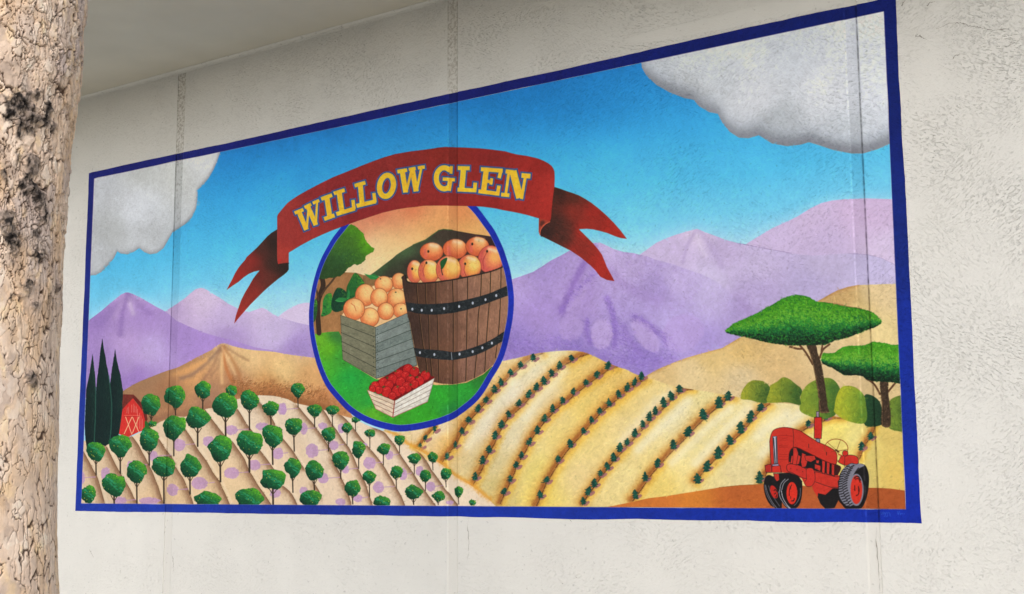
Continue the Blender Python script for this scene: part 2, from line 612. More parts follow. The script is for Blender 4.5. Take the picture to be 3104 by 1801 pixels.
mk = shape('painted_cloud', CRL, idw((2000, 210, (178, 181, 185)), (2150, 220, (189, 192, 196)), (2400, 160, (183, 186, 191)), (2600, 100, (198, 200, 206)), (2300, 300, (197, 198, 202)), (2500, 280, (204, 205, 209)), (2640, 260, (206, 208, 214)), (2100, 280, (175, 177, 179)), (2560, 400, (189, 193, 198)), (2350, 370, (170, 174, 178))), label='large grey painted cloud in the top right corner of the mural', tex=.05)
shade_in(mk, 2, 34, 15, rgb(148, 154, 164), .7)
shade_in(mk, 2, 20, 9, rgb(120, 121, 127), .85)

# --- mountains
L_FAR = ZQ("1810,360 1860,320 1930,275 2000,246 2050,234 2095,234 2100,445 1900,395")
L_MID = ZQ("780,315 860,260 915,225 960,195 1010,150 1060,110 1110,98 1160,115 1220,155 1280,190 1350,240 1440,285 1500,305 1545,320 1600,300 1640,285 1670,280 1710,300 1760,335 1820,365 1900,390 2000,418 2105,440 2150,730 1900,730 1270,640 900,500")
L_FRONT = ZQ("60,420 100,385 200,310 260,258 330,200 380,160 420,142 448,140 490,155 560,188 650,240 700,270 760,300 820,340 880,395 1000,450 1150,510 1270,545 1400,575 1600,640 1900,690 2150,728 2150,800 1300,700 400,1100 50,1100")
R_FAR = ZO("1440,362 1500,325 1600,265 1700,220 1760,190 1830,145 1900,112 1960,97 2040,88 2160,83 2330,88 2360,500 1800,480")
R_MID = ZO("790,430 840,395 900,352 960,325 1020,303 1090,282 1145,268 1200,290 1260,312 1330,338 1400,356 1480,370 1560,387 1640,402 1720,418 1850,430 2000,420 2100,415 2180,424 2270,448 2360,492 2370,720 1880,760 1300,1000 1000,800")
R_FRONT = ZO("-30,600 20,575 80,555 150,530 200,500 260,460 320,430 370,402 430,378 480,362 525,352 560,352 600,370 640,390 700,408 760,415 800,425 830,430 900,455 1000,482 1100,518 1180,545 1260,585 1330,640 1420,740 1480,850 1450,960 1300,1000 1150,1040 1000,1090 850,1170 600,1200 -30,1120")
for pts in (L_FAR, L_MID, L_FRONT, R_FAR, R_MID, R_FRONT):
    m0 = poly_mask(pts, pad=40)
    put(Mask(m0.sl, blur(m0.a, 16)), rgb(196, 224, 238), alpha=.5, tex=.02)
shape('painted_mountain', L_FAR, rgb(206, 188, 216), label='faint lilac painted mountain beside the left edge of the oval', tex=.02)
mk = shape('painted_mountain', L_MID, idw((560, 880, (196, 172, 202)), (620, 900, (205, 184, 212)), (700, 960, (186, 166, 202)), (840, 1000, (190, 172, 208)), (700, 1020, (166, 142, 190)), (900, 1060, (158, 134, 188)), (520, 930, (180, 156, 196)), (800, 940, (200, 180, 212))), label='pale lilac painted mountain behind the left ribbon tail', tex=.035)
mk = shape('painted_mountain', L_FRONT, idw((290, 960, (149, 121, 181)), (385, 890, (190, 162, 205)), (350, 960, (160, 132, 186)), (440, 960, (162, 134, 190)), (300, 1100, (153, 126, 181)), (460, 1060, (181, 158, 207)), (560, 1020, (158, 130, 188)), (400, 1150, (151, 121, 183)), (620, 1050, (162, 132, 194)), (380, 1040, (177, 149, 198)), (850, 1075, (162, 134, 194))), label='purple painted mountain at the far left of the mural', tex=.04)
mF = _Lazy(mk)
for pl, c, w, a in (("448,145 460,230 490,330", (196, 176, 204), 7, .6), ("440,150 370,260 330,360", (178, 152, 192), 10, .5), ("450,150 395,330 375,520", (128, 100, 160), 9, .5), ("455,150 560,260 640,330", (132, 104, 162), 12, .45), ("430,150 300,300 200,420", (128, 102, 162), 14, .35), ("600,700 480,760 440,830", (178, 154, 196), 22, .4)):
    glow(catmull(ZQ(pl), False), w, rgb(*c), a, clip=mF)
mk = shape('painted_mountain', R_FAR, idw((2450, 640, (200, 178, 210)), (2600, 620, (198, 172, 204)), (2350, 720, (196, 176, 210)), (2500, 750, (192, 172, 206)), (2690, 760, (204, 184, 212)), (2680, 640, (200, 174, 206))), label='palest lilac painted mountain at the right edge of the mural', tex=.03)
mk = shape('painted_mountain', R_MID, idw((2110, 700, (204, 186, 212)), (2050, 760, (190, 172, 206)), (2200, 760, (184, 166, 202)), (2300, 800, (190, 174, 208)), (2500, 790, (186, 172, 204)), (2650, 840, (190, 178, 212)), (2300, 900, (180, 162, 204)), (2450, 880, (178, 164, 202)), (2150, 850, (196, 182, 214)), (2250, 950, (168, 146, 196))), label='lilac painted mountain between the ribbon tail and the large pine', tex=.045)
mR = _Lazy(mk)
for pl, c, w, a in (("1148,272 1090,360 1060,470", (168, 148, 190), 6, .55), ("1150,272 1160,360 1200,430", (214, 200, 222), 7, .5), ("1160,275 1240,390 1300,500", (170, 150, 194), 9, .4)):
    glow(catmull(ZO(pl), False), w, rgb(*c), a, clip=mR)
line(ZO("1400,356 1560,387 1720,416"), 1.6, rgb(120, 104, 150), .6)
line(ZO("2060,415 2180,424 2270,448 2360,492"), 1.6, rgb(150, 132, 172), .6)
mk = poly_mask(R_FRONT)
fade = np.clip((2270 - PX + .35 * (PY - 850)) / 190, 0, 1)
put(mk, idw((1560, 860, (168, 146, 196)), (1650, 800, (158, 136, 190)), (1760, 760, (162, 140, 190)), (1830, 745, (188, 170, 208)), (1900, 800, (178, 158, 202)), (1560, 1050, (146, 124, 188)), (1750, 1080, (140, 120, 184)), (1950, 1100, (148, 126, 192)), (1900, 1000, (168, 148, 202)), (2050, 850, (182, 164, 206)), (2050, 980, (176, 158, 208)), (1650, 950, (160, 136, 192)), (1750, 900, (168, 144, 196)), (2150, 1050, (164, 144, 202)), (2000, 880, (164, 144, 196)), (2150, 900, (184, 168, 210))), tex=.05, mul=fade[mk.sl] ** .8)
reg('painted_mountain', clip_convex(R_FRONT, np.array([(1400, 600), (2230, 600), (2230, 1250), (1400, 1250)])), label='deep purple painted mountain right of the oval')
mG = _Lazy(mk)
for pl, c, w, a in (("520,380 420,560 330,760", (124, 92, 168), 13, .6), ("500,400 520,560 460,760 470,960", (160, 134, 192), 14, .4), ("600,690 640,800 650,900 640,980", (136, 108, 182), 9, .55), ("760,800 850,850 930,920 970,980", (138, 110, 184), 8, .45), ("540,420 640,560 760,640 900,700", (156, 130, 188), 18, .4), ("700,860 740,940 800,1010", (136, 108, 182), 12, .5), ("480,820 480,900 510,960", (132, 104, 178), 8, .4)):
    glow(catmull(ZO(pl), False), w, rgb(*c), a, clip=mG)
for cx, cy, rx, ry, ro, c in ((567, 905, 66, 92, 0, (184, 160, 208)), (835, 915, 55, 120, -.62, (182, 158, 208)), (380, 870, 70, 80, .3, (172, 148, 200)), (1060, 900, 130, 110, -.4, (176, 152, 206)), (420, 680, 30, 110, .6, (172, 148, 198))):
    e = ellipse(1540 + cx / 2, 560 + cy / 2, rx / 2, ry / 2, rot=ro)
    shape(None, jag(e, 2.2, 5), rgb(*c), part=False, soft=2, alpha=.75)
for pl, w, n_ in (("600,690 628,760 645,830 650,900 645,980", 9, 260), ("760,800 810,820 860,860 920,900 965,960", 9, 260), ("480,820 478,880 500,960", 8, 120), ("660,880 700,940 760,1000", 22, 320), ("520,540 440,620 380,690 330,760", 8, 200), ("0,1000 150,980 300,960 420,980", 22, 420), ("560,1040 700,1060 850,1060 1000,1050", 24, 700)):
    q_ = catmull(ZO(pl), False); ii_ = rng.integers(0, len(q_), n_)
    dabs(q_[ii_, 0] + rng.normal(0, w, n_) * .7, q_[ii_, 1] + rng.normal(0, w, n_) * .7, (rgb(134, 106, 182) * (1 + rng.normal(0, .10, (n_, 1)))).astype(np.float32), ln=9, w=2.2, ang=rng.normal(.6, .5, n_), alpha=.22, clip=_Lazy(Mask(mk.sl, mk.a * fade[mk.sl])))
x_, y_ = scatter(mk, 1500)
dabs(x_, y_, np.clip(rgb(158, 132, 192) * (1 + rng.normal(0, .10, (1500, 1))), 0, 1).astype(np.float32), ln=9, w=2, ang=rng.normal(.5, .7, 1500), alpha=.28, clip=_Lazy(Mask(mk.sl, mk.a * fade[mk.sl])))

# --- tan hills
L_HILL = cat(ZQ("380,1050 440,1010 500,975 560,945 600,930 680,898 750,870 820,845 900,820 980,780 1050,740 1130,700 1200,665 1250,625 1290,605 1330,602 1390,625 1450,640 1520,655 1600,665 1700,672 1780,680 1860,695 1950,710 2050,722 2180,740"), ZQ("2500,1290 2300,1260 1900,1160 1500,1160 900,1330 600,1400 380,1400"))
mk = shape('painted_hill', L_HILL, idw((450, 1130, (148, 112, 84)), (560, 1080, (190, 138, 92)), (640, 1050, (206, 162, 112)), (680, 1046, (214, 178, 132)), (760, 1080, (218, 180, 128)), (860, 1120, (224, 186, 128)), (940, 1150, (212, 160, 106)), (520, 1180, (158, 112, 80)), (640, 1200, (160, 118, 92)), (580, 1140, (206, 150, 98)), (820, 1170, (190, 138, 86)), (700, 1160, (176, 128, 92)), (980, 1220, (190, 130, 84)), (900, 1060, (216, 178, 130))), label='tan painted hill with brown folds behind the orchard', tex=.05)
mH = _Lazy(mk)
for pl, c, w, a in (("1290,640 1180,760 1040,880 930,920", (132, 104, 90), 7, .7), ("1290,640 1220,800 1130,940", (150, 110, 86), 6, .6), ("1310,640 1330,800 1390,950", (184, 112, 66), 6, .8), ("1320,640 1420,800 1480,960", (176, 118, 74), 6, .6), ("1320,630 1430,700 1540,760", (164, 122, 88), 5, .6), ("1300,650 1270,800 1200,900", (146, 108, 84), 5, .5), ("1300,700 1295,860 1300,960", (228, 184, 130), 6, .6), ("1150,760 1000,830 860,880", (214, 156, 98), 9, .6), ("1300,640 1360,760 1420,880", (226, 184, 134), 4, .5)):
    glow(catmull(ZQ(pl), False), w, rgb(*c), a, clip=mH)
glow(ZQ("1400,1040 1600,1060 1800,1060 2000,1130 2300,1210"), 20, rgb(142, 92, 56), .9, clip=mH, noise=.5)
glow(ZQ("620,1330 800,1260 950,1250 1180,1180"), 13, rgb(140, 98, 74), .7, clip=mH, noise=.5)
glow(ZQ("400,1050 600,940 900,830 1200,680"), 10, rgb(158, 120, 86), .6, clip=mH)
k = 1500
x_ = rng.uniform(700, 990, k); y_ = 1165 + (x_ - 700) * .12 + rng.normal(0, 13, k)
dabs(x_, y_, (rgb(156, 102, 62) * (1 + rng.normal(0, .22, (k, 1)))).astype(np.float32), ln=6, w=1.3, ang=rng.normal(-.9, .5, k), alpha=.6, clip=mH)

R_HILL = cat(ZO("820,1170 850,1152 900,1122 1000,1080 1080,1050 1150,1030 1230,1008 1300,990 1350,960 1400,930 1500,880 1700,780 1890,700 1950,665 2000,640 2060,620 2120,608 2200,605 2370,600"), ZO("2400,1480 1900,1450 1300,1350 900,1280"))
mk = shape('painted_hill', R_HILL, idw((2000, 1130, (212, 178, 122)), (2150, 1080, (216, 182, 120)), (2100, 1130, (220, 192, 142)), (2250, 1060, (218, 180, 116)), (2350, 1100, (212, 176, 122)), (2250, 1150, (216, 190, 146)), (2560, 900, (196, 158, 104)), (2530, 880, (190, 152, 98)), (2650, 880, (218, 190, 142)), (2690, 1000, (224, 198, 140)), (2700, 900, (220, 192, 146)), (2550, 1120, (212, 182, 136)), (2600, 950, (226, 196, 132)), (2400, 1180, (206, 172, 124)), (2300, 1040, (206, 170, 112)), (2500, 1050, (214, 186, 140))), label='pale tan painted hill rising behind the pines', tex=.05)
mH = _Lazy(mk)
glow(ZO("1890,700 2000,640 2120,608"), 5, rgb(168, 122, 74), .7, clip=mH)
line(ZM("1290,225 1500,245 1700,290 1800,300"), 4, rgb(146, 98, 62), .7)
glow(ZO("850,1152 1000,1080 1150,1030 1300,990 1400,930"), 5, rgb(190, 138, 78), .6, clip=mH)
x_, y_ = scatter(mk, 1800)
dabs(x_, y_, np.clip(rgb(220, 188, 136) * (1 + rng.normal(0, .09, (1800, 1))), 0, 1).astype(np.float32), ln=10, w=2, ang=rng.normal(-.5, .6, 1800), alpha=.3, clip=mH)

# --- field with vine rows (right half)
FIELD = cat(ZI("1220,430 1340,440 1500,430 1900,330 2100,230"), ZJ("510,860 700,680 880,480 1030,225 1120,205 1200,190 1300,165 1400,140 1500,122 1600,108 1700,97 1850,90 1950,95 2030,108 2090,128 2180,165 2300,228 2400,270 2480,300"), ZL("150,78 230,120 300,150 370,165 400,178 480,200 560,230 660,262 760,290 860,308 1000,330 1150,350 1300,380 1400,402 1550,420 1650,435 1750,458 1860,490 1960,488 2080,492 2200,505 2300,528 2400,570 2480,610"), ZF("1250,130 1350,160 1480,185 1600,193 1700,208 1800,235 1885,262 1960,258 2050,272 2230,300"), np.array([(2745.7, 1543.8), (1490, 1540)]), ZI("2500,1265 2400,1180 2290,1100 2130,1000 2060,970 1940,850 1750,730 1620,650 1480,590 1340,480"))
cps = []
for (x, y, c) in ((1500, 1110, (226, 196, 138)), (1620, 1130, (228, 214, 176)), (1700, 1075, (228, 212, 162)), (1560, 1200, (230, 216, 186)), (1470, 1280, (226, 208, 176)), (1740, 1130, (226, 190, 112)), (1840, 1130, (222, 182, 104)), (1650, 1210, (220, 196, 146)), (1780, 1240, (228, 196, 112)), (1560, 1320, (216, 200, 160)), (1700, 1330, (226, 198, 120)), (1850, 1200, (228, 192, 108)), (1900, 1300, (222, 196, 134)), (1980, 1200, (226, 198, 132)), (1640, 1430, (232, 208, 120)), (1480, 1400, (208, 188, 138)), (1510, 1480, (204, 182, 120)), (1760, 1450, (226, 198, 136)), (1900, 1450, (230, 206, 140)), (1640, 1510, (230, 200, 104)), (2050, 1280, (232, 214, 160)), (2150, 1220, (224, 204, 142)), (2100, 1350, (226, 206, 142)), (2250, 1320, (226, 206, 144)), (2230, 1400, (222, 202, 148)), (2300, 1260, (230, 210, 150)), (2400, 1260, (226, 206, 150)), (2130, 1430, (228, 206, 138)), (2280, 1440, (224, 204, 150)), (2530, 1300, (230, 208, 112)), (2600, 1330, (226, 208, 130)), (2700, 1320, (214, 184, 104)), (2620, 1440, (216, 192, 112)), (2710, 1440, (212, 178, 96)), (2570, 1390, (224, 202, 110)), (1400, 1260, (224, 186, 122)), (1350, 1330, (222, 178, 110)), (2000, 1480, (226, 196, 110)), (1330, 1300, (232, 212, 178))):
    cps.append((x, y, c))
mk = shape('painted_field', FIELD, idw(*cps, pw=1.5), label='golden painted field with curved furrows right of the oval', tex=.045)
FM = _Lazy(mk)
x_, y_ = scatter(mk, 5000)
base = CAN[np.clip(to_canvas(np.c_[x_, y_])[:, 1].astype(int), 0, CH - 1), np.clip(to_canvas(np.c_[x_, y_])[:, 0].astype(int), 0, CW - 1)]
dabs(x_, y_, np.clip(base * (1 + rng.normal(.0, .06, (5000, 1))) + rng.normal(0, .012, (5000, 3)), 0, 1).astype(np.float32), ln=11, w=2.4, ang=rng.normal(-.6, .6, 5000), alpha=.45, clip=FM)
ROWS = [
    (ZI("1850,375 1790,420 1720,500 1655,590 1600,650"), 8),
    (ZJ("1530,125 1400,190 1300,275 1180,375 1060,490 960,590 880,680 770,810 690,895 610,1000 550,1095 495,1210 430,1290 370,1370 320,1440"), 13),
    (cat(ZJ("2090,130 1990,165 1900,215 1800,265 1680,370 1580,465 1490,550 1400,640 1290,760 1190,850 1110,925 1060,1000 1010,1090 960,1200 910,1290 850,1400"), ZK("330,870 270,980 212,1080")), 13),
    (cat(ZJ("2440,285 2340,320 2250,385 2150,450 2020,550 1930,620 1830,710 1740,770 1640,870 1540,980 1470,1070 1400,1170 1350,1270 1310,1350"), ZK("780,790 720,920 660,1060 600,1180 545,1300")), 14),
    (cat(ZL("400,185 330,225 250,280 150,355 60,425"), ZJ("2370,740 2250,840 2130,975 2020,1100 1900,1230 1800,1350"), ZK("1230,850 1150,980 1080,1110 1030,1230 985,1325")), 15),
    (cat(ZL("960,318 850,335 770,390 690,460 600,550 500,640 420,730 330,825 230,935 140,1040 60,1120"), ZK("1900,810 1790,950 1690,1090 1610,1200 1540,1310")), 13),
    (cat(ZL("1460,412 1380,435 1300,505 1180,600 1080,690 980,790 880,900 780,1000 680,1100 590,1200 500,1300 430,1390"), ZK("2290,1080 2220,1180 2150,1270")), 14),
    (ZL("1890,498 1800,560 1720,640 1640,740 1560,840 1440,950 1350,1050 1240,1160 1150,1250 1060,1350 990,1440"), 14),
    (ZF("1500,185 1380,195 1260,225 1140,275 1000,345 880,440 760,560 640,700 560,880 520,980"), 12),
    (ZF("1890,268 1868,340 1830,420 1775,500 1735,590 1700,680"), 11),
]
for pl, w in ROWS:
    pl = catmull(pl, False, 3)
    glow(pl + (-w * .5, -w * .45), w * 1.3, rgb(202, 142, 62), .7, clip=FM, noise=.15)
    glow(pl + (w * .55, w * .6), w * .85, rgb(228, 178, 66), .6, clip=FM, noise=.25)
    glow(pl + (-w * .25, -w * .25), w * .6, rgb(150, 88, 42), .95, clip=FM, noise=.45)
    line(pl + (1, 1), 3.6, rgb(92, 54, 30), .9, soft=1.8, clip=FM)
    k = int(len(pl) * 10)
    i = rng.integers(0, len(pl) - 1, k); t = rng.random((k, 1))
    q = pl[i] * (1 - t) + pl[i + 1] * t
    off = rng.normal(0, w * .8, k)
    cc = np.where((off > 0)[:, None], rgb(220, 172, 80), rgb(188, 132, 66)) * (1 + rng.normal(0, .12, (k, 1)))
    dabs(q[:, 0] + off, q[:, 1] + off * .5, cc.astype(np.float32), ln=8, w=1.2, ang=rng.normal(-.55, .5, k), alpha=.35, clip=FM)
# bright crests of the rows in the sun of the picture
for s, f in (("1180,480 1050,640 900,860 780,1050 640,1250", ZJ), ("1500,180 1300,330 1180,470", ZJ), ("900,470 760,620 560,800 300,1050", ZL), ("1400,560 1150,760 900,1000 700,1200", ZL), ("700,360 520,480 330,700 100,950", ZL), ("1650,560 1420,760 1200,1000 1000,1220", ZL), ("2250,620 2000,880 1800,1100", ZL), ("1800,330 1650,500 1480,680 1330,900", ZJ), ("2100,620 1900,760 1750,900", ZL)):
    glow(catmull(f(s), False), 16, rgb(240, 230, 198), .55, clip=FM)

# vines
VINES = []
def addv(f, s):
    for x, y in f(s): VINES.append((x, y))
addv(ZJ, "1425,165 1275,255 1155,350 1035,470 955,550 855,680 757,785 645,925 565,1060 478,1220 380,1360")
addv(ZJ, "1890,175 1745,265 1650,355 1555,450 1467,525 1372,610 1255,720 1125,855 1043,980 965,1110 893,1285 815,1410")
addv(ZK, "243,970")
addv(ZJ, "2335,265 2200,375 2065,470 1915,580 1783,685 1662,790 1565,905 1475,1050 1377,1190 1285,1350")
addv(ZK, "740,830 665,1000 595,1150")
addv(ZL, "340,155 257,225 168,290 62,370")
addv(ZJ, "2345,715 2235,815 2135,920 2035,1055 1875,1210 1727,1400")
addv(ZK, "1110,1010 1030,1190")
addv(ZL, "800,310 697,395 605,475 507,575 435,645 352,740 258,845 165,950 78,1020")
addv(ZK, "1922,740 1845,850 1762,930 1687,1055 1617,1150 1553,1270")
addv(ZL, "1390,400 1278,475 1088,620 905,830 725,985 535,1210 385,1380")
addv(ZK, "2185,1190")
addv(ZL, "1785,530 1665,645 1545,780 1410,930 1270,1085 1135,1250 1018,1400")
addv(ZF, "1080,250 1290,165 490,905 1835,400 1725,525")
addv(ZI, "1830,393 1720,500 1655,598")


def vine(x, y):
    big = 1 + .35 * np.clip((x - 1950) / 200, 0, 1)
    if x < 1400: big = .75
    if x > 2400: big = .95
    h, w = 19.5 * big * random.uniform(.8, 1.2), 17.5 * big * random.uniform(.9, 1.1)
    pts = []
    n = 9
    for side in (-1, 1):
        rng_i = range(n) if side < 0 else range(n - 1, -1, -1)
        for i in rng_i:
            t = i / (n - 1)
            r = w * .5 * math.sin(math.pi * min(1, .12 + t * .88)) ** .7 * (1.3 if i % 2 else .62)
            pts.append((x + side * r - h * .12 * (t - .5), y + h * .62 - t * h * 1.25 + (2 if i % 2 else 0)))
    q = np.array(pts) + rng.normal(0, .9, (len(pts), 2)); an = random.uniform(-.1, .35); d_ = q - (x, y)
    return np.c_[x + d_[:, 0] - d_[:, 1] * an, y + d_[:, 1]]


for x, y in VINES:
    put(poly_mask(jag(catmull(np.array([(x - 1, y + 10), (x + 8, y + 4), (x + 16, y + 1), (x + 20, y + 6), (x + 13, y + 13), (x + 4, y + 17)]) + (0, 0)), .5, 3)), rgb(150, 96, 104), .85)
for x, y in VINES:
    v = vine(x, y)
    mk = shape('painted_vine', v, rgb(24, 72, 58))
    line([(x - 1, y + 9), (x - 3.5, y + 15)], 2, rgb(30, 60, 50))
    cx, cy = scatter(mk, 18)
    dabs(cx, cy, np.where(rng.random((len(cx), 1)) < .5, rgb(48, 114, 88), rgb(16, 44, 44)).astype(np.float32), ln=4, w=1.5, alpha=.7, clip=_Lazy(mk))

# brown earth in the lower right
EARTH = cat(ZK("1850,1345 1960,1325 2080,1300 2200,1275 2350,1240 2520,1222"), ZF("0,1032 120,1018 250,1006 400,998 540,992 800,1000 1400,1030 1800,1034 1920,1036 2080,1044 2270,1072"), np.array([(2745.7, 1543.8), (1800, 1540)]))
mk = shape('painted_ground', EARTH, idw((2000, 1530, (196, 112, 50)), (2250, 1500, (178, 94, 46)), (2400, 1520, (166, 84, 44)), (2600, 1520, (168, 84, 42)), (2720, 1510, (160, 80, 40)), (2100, 1520, (204, 122, 50)), (2250, 1540, (184, 98, 44))), label='rust brown painted earth under the tractor', tex=.05)
EM = _Lazy(mk)
line(ZF("0,1032 250,1006 540,992"), 2.2, rgb(150, 92, 40), .8)

# --- rounded bushes and pines (right)
for s, c1, c2, lab in (("2130,1500 2170,1400 2300,1350 2420,1360 2480,1480 2480,1760 2150,1760", (118, 140, 52), (40, 66, 34), 'painted bush behind the second pine trunk'),
                       ("1820,1500 1840,1360 1900,1345 2000,1400 2050,1500 2060,1700 1850,1720", (40, 78, 46), (26, 52, 36), 'dark green painted bush between the yellow bush and the second pine'),
                       ("1060,1460 1075,1340 1120,1260 1180,1205 1260,1165 1370,1142 1450,1155 1510,1210 1548,1290 1530,1400 1490,1500 1480,1600 1300,1640 1080,1560", (140, 156, 50), (62, 98, 42), 'painted bush split by the trunk of the large pine'),
                       ("1480,1500 1500,1380 1545,1280 1600,1242 1700,1245 1780,1290 1840,1370 1860,1480 1870,1640 1800,1700 1600,1650 1480,1560", (178, 176, 48), (92, 130, 46), 'brightest yellow-green painted bush right of the large pine trunk'),
                       ("655,1440 670,1340 700,1240 780,1190 850,1138 920,1150 1000,1210 1085,1290 1060,1380 1065,1470 900,1440", (158, 160, 48), (52, 86, 40), 'painted bush with a pointed top, second from the left in the row'),
                       ("345,1395 360,1300 400,1240 440,1195 500,1172 600,1180 650,1205 695,1260 680,1330 655,1400 655,1445 560,1440 450,1410", (166, 164, 50), (54, 88, 42), 'leftmost rounded painted bush below the large pine')):
    pts = ZM(s); cx = (pts[:, 0].min() + pts[:, 0].max()) / 2; w = np.ptp(pts[:, 0]); y0, y1 = pts[:, 1].min(), pts[:, 1].max()
    mk = shape('painted_bush', pts, idw((cx - w * .38, y0 + 20, c1), (cx - w * .3, y1 - 20, tuple(c * .95 for c in c1)), (cx + w * .08, (y0 + y1) / 2, tuple((a + b) / 2 for a, b in zip(c1, c2))), (cx + w * .35, y0 + 40, c2), (cx + w * .38, y1 - 30, c2), (cx, y0 + 8, tuple((a * .6 + b * .4) for a, b in zip(c1, c2)))), smooth=True, label=lab, tex=.08)
    foliage(mk, rgb(*c2) * .9, rgb(*[(a + b) / 2 for a, b in zip(c1, c2)]), rgb(*c1) * 1.05, 170, ln=9, w=2.4, lx=-.95, ly=-.15, spread=.25)
    shade_in(mk, -3, -3, 2, rgb(*c1) * .8, .4)


def pine(crown, trunk, limbs, lab):
    for l in limbs: line(catmull(ZM(l), False), 6, rgb(96, 66, 44), 1, taper=False)
    t = shape(None, ZM(trunk), rgb(62, 48, 36), part=False, smooth=True, tex=.1)
    i0 = reg('painted_pine', catmull(ZM(crown), n=2), label=lab)
    reg('trunk', ZM(trunk), parent=i0)
    q = ZM(trunk); mid = len(q) // 2
    line(q[-mid:] + (2, 0), 3, rgb(150, 112, 74), .6)
    x_, y_ = scatter(t, 260)
    dabs(x_, y_, (rgb(70, 54, 40) * (1 + rng.normal(0, .35, (260, 1)))).clip(0, 1).astype(np.float32), ln=5, w=1.4, ang=rng.normal(1.4, .6, 260), alpha=.6, clip=_Lazy(t))
    c = ZM(crown); m_ = catmull(c)
    mk = shape(None, jag(m_, .7, 3), rgb(44, 112, 40), part=False, tex=.06)
    # top light, underside dark, measured from the local under-edge
    ys = PY[mk.sl]; b = mk.a
    x_, y_ = scatter(mk, 4200)
    cc = to_canvas(np.c_[x_, y_])
    xi = np.clip(cc[:, 0].astype(int) - mk.sl[1].start, 0, b.shape[1] - 1); yi = np.clip(cc[:, 1].astype(int) - mk.sl[0].start, 0, b.shape[0] - 1)
    top = np.argmax(b > .5, 0); bot = b.shape[0] - 1 - np.argmax(b[::-1] > .5, 0)
    t_ = (yi - top[xi]) / np.maximum(4, bot[xi] - top[xi]) + rng.normal(0, .10, len(x_))
    st = [0, .18, .42, .6, .75, .88, 1.0]
    cs = np.array([(58, 132, 30), (84, 150, 34), (78, 150, 44), (34, 118, 52), (24, 76, 44), (16, 40, 28), (18, 32, 24)]) / 255.
    col = np.stack([np.interp(t_, st, cs[:, j]) for j in range(3)], 1) * (1 + rng.normal(0, .10, (len(x_), 1)))
    dabs(x_, y_, col.astype(np.float32), ln=6, w=2.3, ang=rng.normal(.4, .9, len(x_)), alpha=.85, clip=_Lazy(mk))
    k = (t_ > .25) & (t_ < .55) & (rng.random(len(x_)) < .3)
    dabs(x_[k], y_[k], np.broadcast_to(rgb(128, 176, 60), (k.sum(), 3)), ln=6, w=1.4, alpha=.5, clip=_Lazy(mk))


pine("1325,960 1335,850 1400,846 1480,835 1550,790 1620,757 1720,755 1850,745 1900,722 1950,705 2030,712 2100,722 2160,740 2262,742 2310,760 2310,1180 2200,1195 2100,1192 2000,1185 1900,1170 1800,1122 1700,1110 1600,1108 1520,1065 1450,1020",
     "2035,1180 2125,1190 2130,1300 2140,1400 2150,1480 2162,1600 2150,1735 2052,1720 2048,1600 2052,1480 2040,1350", ("1860,1150 1960,1220 2030,1340", "2220,1200 2170,1260 2130,1310"), 'smaller painted umbrella pine cut by the right edge of the mural')
pine("155,572 200,530 250,490 350,440 450,398 530,360 600,320 660,285 720,260 790,215 850,178 950,145 1050,138 1150,155 1230,200 1290,222 1370,228 1450,240 1550,262 1650,282 1800,303 1880,325 1950,355 2020,410 2052,462 2000,512 1900,550 1780,600 1650,650 1500,690 1420,720 1350,742 1200,745 1000,750 850,740 650,710 550,685 450,660 300,630 190,602",
     "1140,730 1250,745 1275,840 1310,940 1330,1020 1350,1140 1370,1260 1385,1400 1400,1500 1412,1560 1300,1560 1285,1400 1265,1250 1240,1100 1215,980 1190,880 1160,800", ("940,765 1030,790 1080,790", "1060,750 1120,820 1170,900 1215,980", "1420,735 1350,790 1320,840 1300,900", "1330,740 1325,800 1320,840"), 'large painted umbrella pine with a wide flat green crown')

def brush_pass(n, x0, x1, y0, y1, ln, w, amp, alpha):
    x_, y_ = rng.uniform(x0, x1, n), rng.uniform(y0, y1, n)
    cc = to_canvas(np.c_[x_, y_]).astype(int)
    ok = (cc[:, 0] > 2) & (cc[:, 0] < CW - 3) & (cc[:, 1] > 2) & (cc[:, 1] < CH - 3)
    x_, y_, cc = x_[ok], y_[ok], cc[ok]
    col = CAN[cc[:, 1], cc[:, 0]] * (1 + rng.normal(0, amp, (len(x_), 1)))
    dabs(x_, y_, np.clip(col, 0, 1).astype(np.float32), ln=ln, w=w, ang=rng.normal(-.3, .9, len(x_)), alpha=alpha)


brush_pass(7000, 240, 2760, 60, 1540, 10, 2.6, .045, .5)
brush_pass(3000, 280, 2700, 100, 1300, 16, 4, .03, .35)

# --- orchard on the left
ORCH = cat(ZQ("-40,1500 200,1460 480,1450 560,1408 640,1375 750,1310 830,1285 900,1268 960,1272 1060,1240 1150,1200 1210,1192 1300,1150 1400,1125 1440,1110 1540,1090 1640,1075 1760,1080 1830,1092 1900,1112 1960,1145 2030,1160 2120,1180 2200,1200 2300,1230 2400,1262 2480,1285"), ZI("820,255 900,300 1000,350 1100,390 1220,430 1340,480 1480,590 1560,630 1620,650 1680,690 1750,730 1850,790 1940,850 2000,920 2060,970 2130,1000 2210,1050 2290,1100 2400,1180 2520,1285"), np.array([(1510, 1545), (230, 1530)]))
mk = shape('painted_orchard_slope', ORCH, idw((300, 1500, (212, 184, 152)), (450, 1400, (216, 188, 156)), (600, 1300, (220, 194, 162)), (800, 1250, (224, 200, 172)), (900, 1400, (222, 194, 162)), (1100, 1450, (226, 198, 168)), (1300, 1500, (230, 206, 178)), (700, 1500, (222, 190, 148)), (1200, 1350, (228, 204, 176)), (500, 1520, (222, 188, 146)), (1000, 1330, (226, 204, 178))), label='pale painted slope carrying the orchard rows', tex=.03)
OM = _Lazy(mk)
